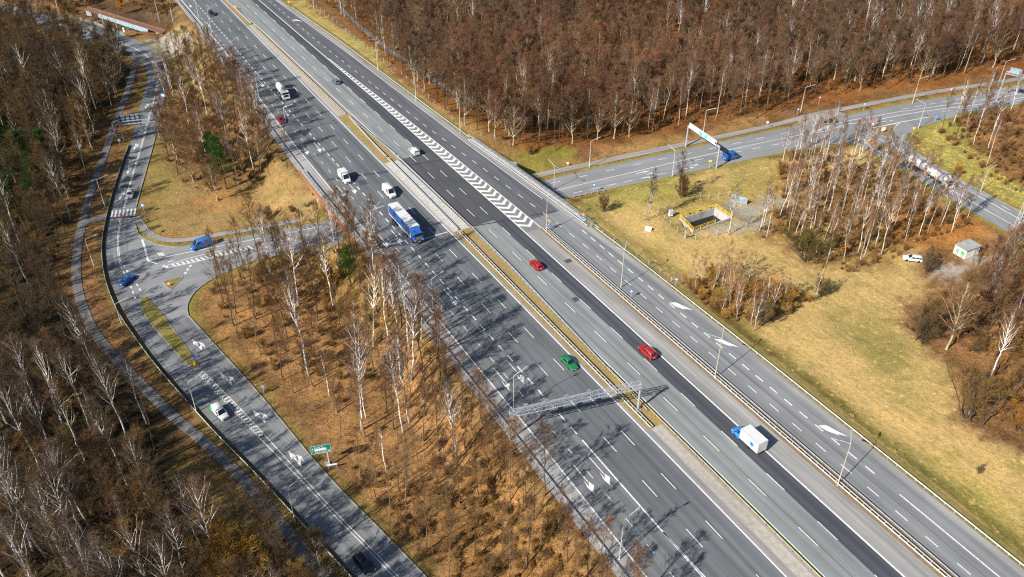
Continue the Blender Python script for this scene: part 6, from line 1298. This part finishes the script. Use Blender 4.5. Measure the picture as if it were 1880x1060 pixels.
hand('leafy', 1317, 62, 'small tree still full of orange leaves in the middle of the brown forest', 1.0); hand('leafy', 225, 26, 'orange leaved tree behind the girder bridge', .8); hand('bush', 1756, 322, 'bright orange yellow shrub on the bank of the slip road', .7, tint=(2.6,1.5,.4)); hand('leafy', 1545, 470, 'low shrub with orange leaves among the birch stems', .35); hand('bush', 1868, 790, 'orange tinted shrub at the edge of the corner wood', 1.2, tint=(2.0,1.2,.5))
hand('pale', 598, 1085, 'pale bare tree reaching into view above the black estate', .72, var=0); hand('bush', 470, 1060, 'yellow olive bush beside the end of the footpath', 2.0, tint=(2.2,1.8,.9)); hand('bush', 415, 1075, 'tall yellow olive shrub at the lower edge of the wood', 2.2, tint=(2.2,1.75,.85)); hand('bush', 610, 600-70, 'golden brown round shrub behind the bright green pine', 1.4, tint=(1.5,1.1,.55))
BANK = [(-166,3.5,.95),(-160,4.5,.9),(-154,3,.85),(-148,5,.95),(-142,3.2,.85),(-136,4.5,.92),(-130,3.2,.85),(-124,5,.9),(-118,3.4,.8),(-112,4.2,.72),(-104,4,.55),(-97,3.2,.6),(-91,5,.55),(-85,3.2,.62),(-80,4.5,.55),(-75,3,.62),(-70,4.4,.55),(-66,3,.6),(-61,4,.55),(-288,3.6,.7),(-276,3.4,.76),(-267,3.2,.8),(-262,5,.75),(-256,3.4,.8),(-250,4.6,.75),(-245,3.4,.8)]
for s_, d_, sc in BANK:
    p = W(s_, float(L1(s_))-d_-1.2); zz = T(p[0], p[1]); lab = 'thickly twigged bare tree on the bank against the exit lane barrier, beside the orange wood' if s_ > -115 else ('tall bare tree on the bank against the exit lane barrier, between bridge and gantry' if s_ > -200 else 'bare tree on the bank of the island wood against the exit lane barrier')
    plant('bare' if random.random() < .8 else 'slim', (p[0], p[1], zz-.1), lab, lab.split(',')[0].replace('tree', 'trees'), sc, tint=(1.5,1.15,.85)); PLANTED.append((p[0], p[1], 1.6))
# random stands
def scatter(px, space, n_max, seed, clear=1.2, roadclear=1.6):
    r = np.random.default_rng(seed); pl = pxpoly(px); lo, hi = pl.min(0), pl.max(0); cand = r.uniform(lo, hi, size=(n_max*14, 2)); cand = cand[inside(cand, pl)]; s = cand@DV; t = cand@NV
    ok = (dlow(cand) > roadclear) & ((t < L1(s)-2.2) | (t > G15(s)+3.2)) & (sdist(cand, PIT[:, :2]) > 5) & (seg_dist(cand, tk, False) > 1.8); cand = cand[ok]; out = []; cell = {}
    pre = [(x, y, q) for x, y, q in PLANTED]
    for c in cand:
        k = (int(c[0]//space), int(c[1]//space)); bad = False
        for i in (-1, 0, 1):
            for j in (-1, 0, 1):
                for q in cell.get((k[0]+i, k[1]+j), ()):
                    if (q[0]-c[0])**2+(q[1]-c[1])**2 < space*space: bad = True
        if bad or any((c[0]-x)**2+(c[1]-y)**2 < q*q for x, y, q in pre): continue
        cell.setdefault(k, []).append(c); out.append(c)
        if len(out) >= n_max: break
    return np.array(out)
Z1 = [(568,-20),(640,40),(690,95),(790,185),(850,236),(900,252),(960,282),(1010,288),(1060,266),(1150,254),(1290,226),(1400,222),(1480,186),(1600,168),(1750,146),(1900,106),(2000,80),(2080,-70),(520,-70)]
Z1F = [(900,235),(1000,283),(1060,262),(1150,250),(1290,222),(1400,218),(1480,184),(1600,166),(1750,144),(1900,104),(1900,40),(1600,95),(1300,140),(1000,190)]
Z2 = [(-140,30),(60,62),(140,92),(200,112),(232,122),(232,150),(212,205),(188,265),(163,320),(138,380),(126,440),(124,500),(134,550),(158,605),(198,665),(235,735),(265,785),(295,845),(290,900),(300,985),(410,1010),(520,1060),(600,1160),(640,1260),(-140,1260)]
Z2C = [(-60,760),(120,760),(290,930),(440,1050),(580,1240),(-100,1240)]
Z3 = [(322,118),(355,108),(398,122),(448,188),(498,258),(530,305),(515,322),(450,338),(430,356),(400,370),(330,335),(302,312),(300,180)]
Z4A = [(384,505),(450,488),(560,470),(640,452),(672,468),(716,540),(760,600),(800,650),(740,690),(640,700),(520,680),(430,610),(390,560)]
Z4B = [(430,615),(520,685),(640,705),(745,695),(800,655),(860,735),(900,790),(820,880),(740,880),(640,850),(560,750),(480,665)]
Z4C = [(640,860),(740,885),(830,880),(900,795),(945,830),(1000,900),(1080,990),(1130,1060),(1200,1160),(1240,1240),(940,1240),(800,1080),(740,985)]
Z5 = [(1432,312),(1480,272),(1550,285),(1610,305),(1690,357),(1770,402),(1790,415),(1740,430),(1700,438),(1655,470),(1560,500),(1490,492),(1440,435),(1392,440),(1390,405),(1440,385)]
Z6 = [(1250,532),(1290,517),(1380,520),(1440,545),(1500,548),(1440,582),(1385,603),(1330,585),(1270,562)]
Z7 = [(1800,640),(1790,580),(1830,520),(1880,440),(2040,420),(2040,880),(1900,830),(1850,790),(1815,740),(1790,690)]
Z7B = [(1690,560),(1740,545),(1800,520),(1830,560),(1800,650),(1760,640)]
Z8 = [(1735,222),(1790,214),(1880,200),(2020,180),(2020,440),(1890,375),(1835,340),(1775,292),(1722,252)]
Z9 = [(60,-20),(330,-40),(345,0),(335,20),(300,30),(230,0),(150,8),(110,20)]
jobs = []   # kind, pos, label, group, scale, tint, btint, lean
def stand(px, space, n, seed, mix_, where, tints, sc=(.75,1.15), clear=1.2, roadclear=1.8, bt=(1,1,1)):
    r = np.random.default_rng(seed+900); pts = scatter(px, space, n, seed, clear, roadclear)
    if not len(pts): return
    z = T(pts[:, 0], pts[:, 1]); ks = list(mix_); pr = np.array([mix_[k] for k in ks], float); pr /= pr.sum()
    for p, zz in zip(pts, z):
        k = ks[r.choice(len(ks), p=pr)]; tn = tints[r.integers(len(tints))]; f = .85+.35*r.random(); fb = .75+.35*r.random()
        if 'brown forest' in where: w_ = .5+.5*math.sin(p[0]*.035+1.2*math.sin(p[1]*.03)); f *= .8+.35*(.5+.5*math.sin(p[1]*.045+p[0]*.02)); tn = (tn[0]*(1.0+.12*w_), tn[1], tn[2]*(1.05-.1*w_))
        jobs.append((k, (p[0], p[1], zz-.05), where, r.uniform(*sc)*(1.0 if k != 'bush' else r.uniform(.5,1.1)), tuple(x*f for x in tn), tuple(x*fb for x in bt), (r.normal()*.035, r.normal()*.035)))
BRN_ = [(1.5,1.25,1.0),(1.7,1.25,.92),(1.4,1.3,1.15),(1.5,1.2,1.0)]
stand(Z1F, 5.0, 95, 1, {'thinbirch': .42, 'birch': .16, 'slim': .42}, 'at the sunny edge of the brown forest', BRN_, (.72,1.08), bt=(.85,.76,.60))
stand(Z1, 3.7, 3400, 2, {'bare': .70, 'slim': .26, 'thinbirch': .02, 'bush': .02}, 'in the wide brown forest beyond the motorway', [(1.42,1.25,1.08),(1.65,1.24,1.02),(1.28,1.26,1.18),(1.4,1.26,1.1),(1.6,1.4,1.02)], (.68,.98), bt=(.9,.8,.7))
stand(Z2C, 5.2, 75, 3, {'birch': .42, 'bare': .34, 'bush': .24}, 'in the corner wood of birches beside the footpath', [(1.05,.98,.85),(1.15,.95,.85),(1.55,1.35,.72),(.95,.95,.9)], (.8,1.1))
stand(Z2, 3.9, 640, 4, {'bare': .56, 'slim': .27, 'birch': .07, 'bush': .10}, 'in the dark wood beside the footpath', [(.88,.86,.70),(1.1,1.02,.66),(.85,.88,.84),(1.45,1.25,.68),(.7,.68,.62)], (.7,1.05), bt=(.85,.85,.75))
stand(Z3, 4.0, 120, 5, {'bare': .48, 'slim': .30, 'birch': .15, 'bush': .07}, 'in the island wood beside the upper exit lanes', [(1.6,1.25,.9),(1.8,1.35,.9),(1.4,1.2,1.0)], (.62,.9))
stand(Z4A, 3.7, 105, 6, {'bare': .42, 'slim': .22, 'birch': .14, 'bush': .22}, 'in the shaded upper part of the orange wood', [(1.7,1.4,.85),(1.8,1.4,.75),(1.4,1.25,1.0)], (.62,.92), bt=(1.6,1.5,1.3))
stand(Z4B, 4.0, 95, 7, {'slim': .66, 'bare': .20, 'thinbirch': .12, 'bush': .02}, 'in the open orange leaf litter', [(1.5,1.25,.95),(1.7,1.4,1.05)], (.55,.9), bt=(2.3,2.15,1.9))
stand(Z4C, 3.4, 165, 8, {'bare': .30, 'slim': .38, 'bush': .32}, 'in the thicket on the bank of the exit lanes', [(1.9,1.55,1.0),(1.8,1.45,1.05),(1.6,1.4,1.15)], (.45,.80), bt=(2.2,2.05,1.8))
stand(Z5, 2.9, 125, 9, {'thinbirch': .80, 'birch': .06, 'bush': .14}, 'in the birch stand between meadow and slip road', [(1.7,1.3,.95),(1.95,1.4,.9),(1.5,1.3,1.05)], (.55,.82), bt=(.95,.90,.82))
stand(Z6, 1.7, 80, 10, {'young': .58, 'bush': .42}, 'in the young birch clump at the edge of the meadow', [(2.5,1.9,1.0),(2.7,1.95,.95),(2.1,1.8,1.2)], (.55,.95), bt=(.95,.88,.8))
stand(Z7, 4.0, 75, 11, {'bare': .55, 'birch': .2, 'bush': .25}, 'in the corner wood at the lattice mast', [(1.6,1.15,.95),(1.3,1.15,1.1),(1.7,1.35,.9)], (.6,.9))
stand(Z7B, 3.6, 16, 12, {'bush': .8, 'slim': .2}, 'around the pale lone tree', [(.8,.72,.7),(1,.85,.8)], (.7,1.0))
stand(Z8, 4.2, 60, 13, {'bare': .46, 'thinbirch': .2, 'pale': .12, 'bush': .22}, 'in the wood between crossing road and slip road', [(1.7,1.2,.9),(1.5,1.2,1.0),(1.8,1.4,.9)], (.62,.92))
stand(Z9, 4.0, 60, 14, {'bare': .5, 'slim': .2, 'bush': .3}, 'above the railway cutting', [(1.1,.85,.75),(.95,.85,.8)], (.45,.75))
stand([(505,965),(560,1015),(640,1085),(700,1180),(640,1200),(560,1090),(500,1000)], 3.4, 14, 15, {'bush': .8, 'slim': .2}, 'on the strip between footpath and side road', [(2.1,1.75,.95)], (.7,1.1), roadclear=.8)
stand([(420,430),(600,398),(620,392),(560,380),(470,400)], 5, 5, 16, {'bush': 1}, 'in the yellow grass by the bridge end', [(1.3,1.1,.7)], (.4,.7))
LOOK = {'thinbirch': 'thin white stemmed birch', 'birch': 'white stemmed birch', 'bare': 'bare brown tree', 'slim': 'slim bare tree', 'young': 'young white birch', 'pale': 'pale barked tree', 'bush': 'leafless bush', 'pine': 'pine'}
def sizekey(j):
    x, y, d = proj(np.array(j[1])); vis = (-60 < x < 1940) and (-160 < y < 1230); return j[3]/d*(1 if vis else .2)
LIMIT = {'birch': 240, 'tree': 250, 'bush': 180}; rest = {}; cnt = {'birch': 26, 'tree': 10, 'bush': 14}; nind = 0
for j in sorted(jobs, key=lambda j: -sizekey(j)):
    c = CATS[j[0]]; cnt[c] += 1
    if cnt[c] > LIMIT[c] or sizekey(j) < .0009: rest.setdefault(c, []).append(j); continue
    tall = '' if j[0] in ('bush', 'young') else ''
    plant(j[0], j[1], f'{LOOK[j[0]]} {j[2]}', f'{LOOK[j[0]]} trees {j[2]}' if j[0] != 'bush' else f'leafless bushes {j[2]}', j[3], tint=j[4], btint=j[5], lean=j[6]); nind += 1
print('TREES individual', nind, 'rest', {k: len(v) for k, v in rest.items()}, cnt)

# ------------------------------------------------------------------ masses nobody could count
def gn_scatter(name, pts, scl, rot, idx, variants, label=None, tint=None):
    me = bpy.data.meshes.new(name); me.from_pydata([tuple(map(float, p)) for p in pts], [], []); n = len(pts)
    for nm, ty, dat, key in (('scl', 'FLOAT_VECTOR', np.asarray(scl, np.float32).ravel(), 'vector'), ('rot', 'FLOAT_VECTOR', np.asarray(rot, np.float32).ravel(), 'vector'), ('idx', 'INT', np.asarray(idx, np.int32), 'value'), ('tint', 'FLOAT_VECTOR', np.asarray(tint if tint is not None else np.ones((n, 3)), np.float32).ravel(), 'vector')):
        a = me.attributes.new(nm, ty, 'POINT'); a.data.foreach_set(key, dat)
    o = bpy.data.objects.new(name, me); COL.objects.link(o); ng = bpy.data.node_groups.new(name, 'GeometryNodeTree'); ng.interface.new_socket('Geometry', in_out='INPUT', socket_type='NodeSocketGeometry'); ng.interface.new_socket('Geometry', in_out='OUTPUT', socket_type='NodeSocketGeometry')
    N = ng.nodes.new; Lk = ng.links.new; gi = N('NodeGroupInput'); go = N('NodeGroupOutput'); join = N('GeometryNodeJoinGeometry')
    for objs in variants:
        jj = N('GeometryNodeJoinGeometry')
        for q in objs: oi = N('GeometryNodeObjectInfo'); oi.inputs['Object'].default_value = q; Lk(oi.outputs['Geometry'], jj.inputs[0])
        gt = N('GeometryNodeGeometryToInstance'); Lk(jj.outputs[0], gt.inputs[0]); Lk(gt.outputs[0], join.inputs[0])
    ip = N('GeometryNodeInstanceOnPoints'); ip.inputs['Pick Instance'].default_value = True; Lk(gi.outputs[0], ip.inputs['Points']); Lk(join.outputs[0], ip.inputs['Instance'])
    for nm, ty, sk in (('idx', 'INT', 'Instance Index'), ('rot', 'FLOAT_VECTOR', 'Rotation'), ('scl', 'FLOAT_VECTOR', 'Scale')):
        na = N('GeometryNodeInputNamedAttribute'); na.data_type = ty; na.inputs['Name'].default_value = nm; Lk([q for q in na.outputs if q.enabled and q.name == 'Attribute'][0], ip.inputs[sk])
    Lk(ip.outputs[0], go.inputs[0]); md = o.modifiers.new('scatter', 'NODES'); md.node_group = ng; tag(o, label, kind='stuff'); return o
for c, js in rest.items():
    vs = sorted({(j[0], v) for j in js for v in range(len(PROTO[j[0]])) if (j[0], v) in PARTS}); by = {}
    for i, (k, v) in enumerate(vs): by.setdefault(k, []).append(i)
    js = [j for j in js if j[0] in by]
    gn_scatter({'birch': 'far_birch_wood', 'tree': 'far_forest', 'bush': 'far_scrub'}[c], [j[1] for j in js], [(j[3],)*3 for j in js], [(j[6][0], j[6][1], random.uniform(0, 6.28)) for j in js], [random.choice(by[j[0]]) for j in js], [list(PARTS[q].values()) for q in vs], tint=[j[4] for j in js])
def cover(name, polys, seed, kind, sc, maxn, roadclear=1.0, flat=1.0, space=1.3):
    P_, S_, Rr, I_ = [], [], [], []; vs = sorted(q for q in PARTS if q[0] == kind); r = np.random.default_rng(seed)
    for i, (px, n) in enumerate(polys):
        p = scatter(px, space, n, seed+i, roadclear=roadclear)
        if not len(p): continue
        z = T(p[:, 0], p[:, 1])
        for a, zz in zip(p, z): s = r.uniform(*sc); P_.append((a[0], a[1], zz-.03)); S_.append((s*flat, s*flat, s)); Rr.append((0, 0, r.uniform(0, 6.28))); I_.append(r.integers(len(vs)))
    tn = np.array([(1.7,1.3,1.0)])*r.uniform(.6, 1.3, (len(P_), 1)); return gn_scatter(name, P_, S_, Rr, I_, [list(PARTS[q].values()) for q in vs], tint=tn)
cover('undergrowth', [(Z1, 1500), (Z2, 900), (Z3, 140), (Z4A, 90), (Z4B, 14), (Z4C, 170), (Z5, 420), (Z7, 260), (Z7B, 30), (Z8, 260), (Z9, 200), (Z6, 60)], 71, 'bush', (.14,.40), 0, 3.0, 1.3)

def tuft(seed):
    r = np.random.default_rng(seed); n = 90; b = np.stack([r.normal(size=n)*.22, r.normal(size=n)*.22, np.zeros(n)], 1); tb = TB(); tb.cones(b, rnddir(r, n, 1.1), r.uniform(.18, .5, n), np.full(n, .03)); return tb.mesh('grass_tussock', 'straw')
M['straw'] = twigmat('dry_straw', (.60,.44,.20), (.46,.37,.13)); TU = []
for q, (px, py) in enumerate([(1560,640), (1640,720), (1480,620)]):
    o = bpy.data.objects.new('grass_tussock', tuft(900+q)); COL.objects.link(o); o.location = tuple(g1(px, py)); TU.append(tag(o, 'small tuft of dry straw in the mown meadow', 'grass', 'dry grass tufts in the meadow'))
def tussocks(name, polys, seed):
    P_, r = [], np.random.default_rng(seed)
    for i, (px, n) in enumerate(polys):
        p = scatter(px, .6, n, seed+i, roadclear=.8)
        if len(p): P_ += [(a, b, z-.02) for (a, b), z in zip(p, T(p[:, 0], p[:, 1]))]
    n = len(P_); sc = r.uniform(.4, 1.0, n); return gn_scatter(name, P_, np.stack([sc*1.2, sc*1.2, sc], 1), np.stack([np.zeros(n), np.zeros(n), r.uniform(0, 6.28, n)], 1), r.integers(0, 3, n), [[o] for o in TU])
MEADOW = [(1040,374),(1165,344),(1410,292),(1560,270),(1620,300),(1700,440),(1660,600),(1740,680),(1760,760),(1860,820),(1960,830),(1960,1120),(1900,1060),(1570,790),(1240,525)]
tussocks('dry_grass', [(MEADOW, 900), ([(330,380),(300,300),(520,320),(600,390),(350,435),(280,430)], 260), ([(500,0),(560,0),(700,110),(790,200),(930,300),(860,262),(640,95)], 500), ([(1727,226),(1900,370),(1880,388),(1676,270)], 300)], 33)

# ------------------------------------------------------------------ light
SUN_EL, SUN_AZ = R(36.2), R(226)                 # azimuth measured from +Y towards +X
sun = bpy.data.lights.new('sun', 'SUN'); sun.energy = 4.9; sun.angle = R(.5); sun.color = (1.0,.945,.86); so = bpy.data.objects.new('sun', sun); COL.objects.link(so)
dirv = Vector((math.sin(SUN_AZ)*math.cos(SUN_EL), math.cos(SUN_AZ)*math.cos(SUN_EL), math.sin(SUN_EL))); so.rotation_euler = dirv.to_track_quat('Z', 'Y').to_euler()
w = bpy.data.worlds.new('World'); SC.world = w; w.use_nodes = True; nt = w.node_tree; bg = nt.nodes['Background']; sk = nt.nodes.new('ShaderNodeTexSky'); sk.sky_type = 'NISHITA'; sk.sun_disc = False; sk.sun_elevation = SUN_EL; sk.sun_rotation = SUN_AZ; sk.air_density = 1.0; sk.dust_density = .6; sk.ozone_density = 1.4
nt.links.new(sk.outputs[0], bg.inputs[0]); bg.inputs[1].default_value = .07
SC.view_settings.view_transform = 'Standard'; SC.view_settings.look = 'None'; SC.view_settings.gamma = 1; SC.view_settings.exposure = .72
SC.cycles.use_denoising = False; SC.cycles.filter_width = 1.2; SC.cycles.max_bounces = 5; SC.cycles.diffuse_bounces = 2; SC.cycles.glossy_bounces = 2; SC.cycles.transparent_max_bounces = 4
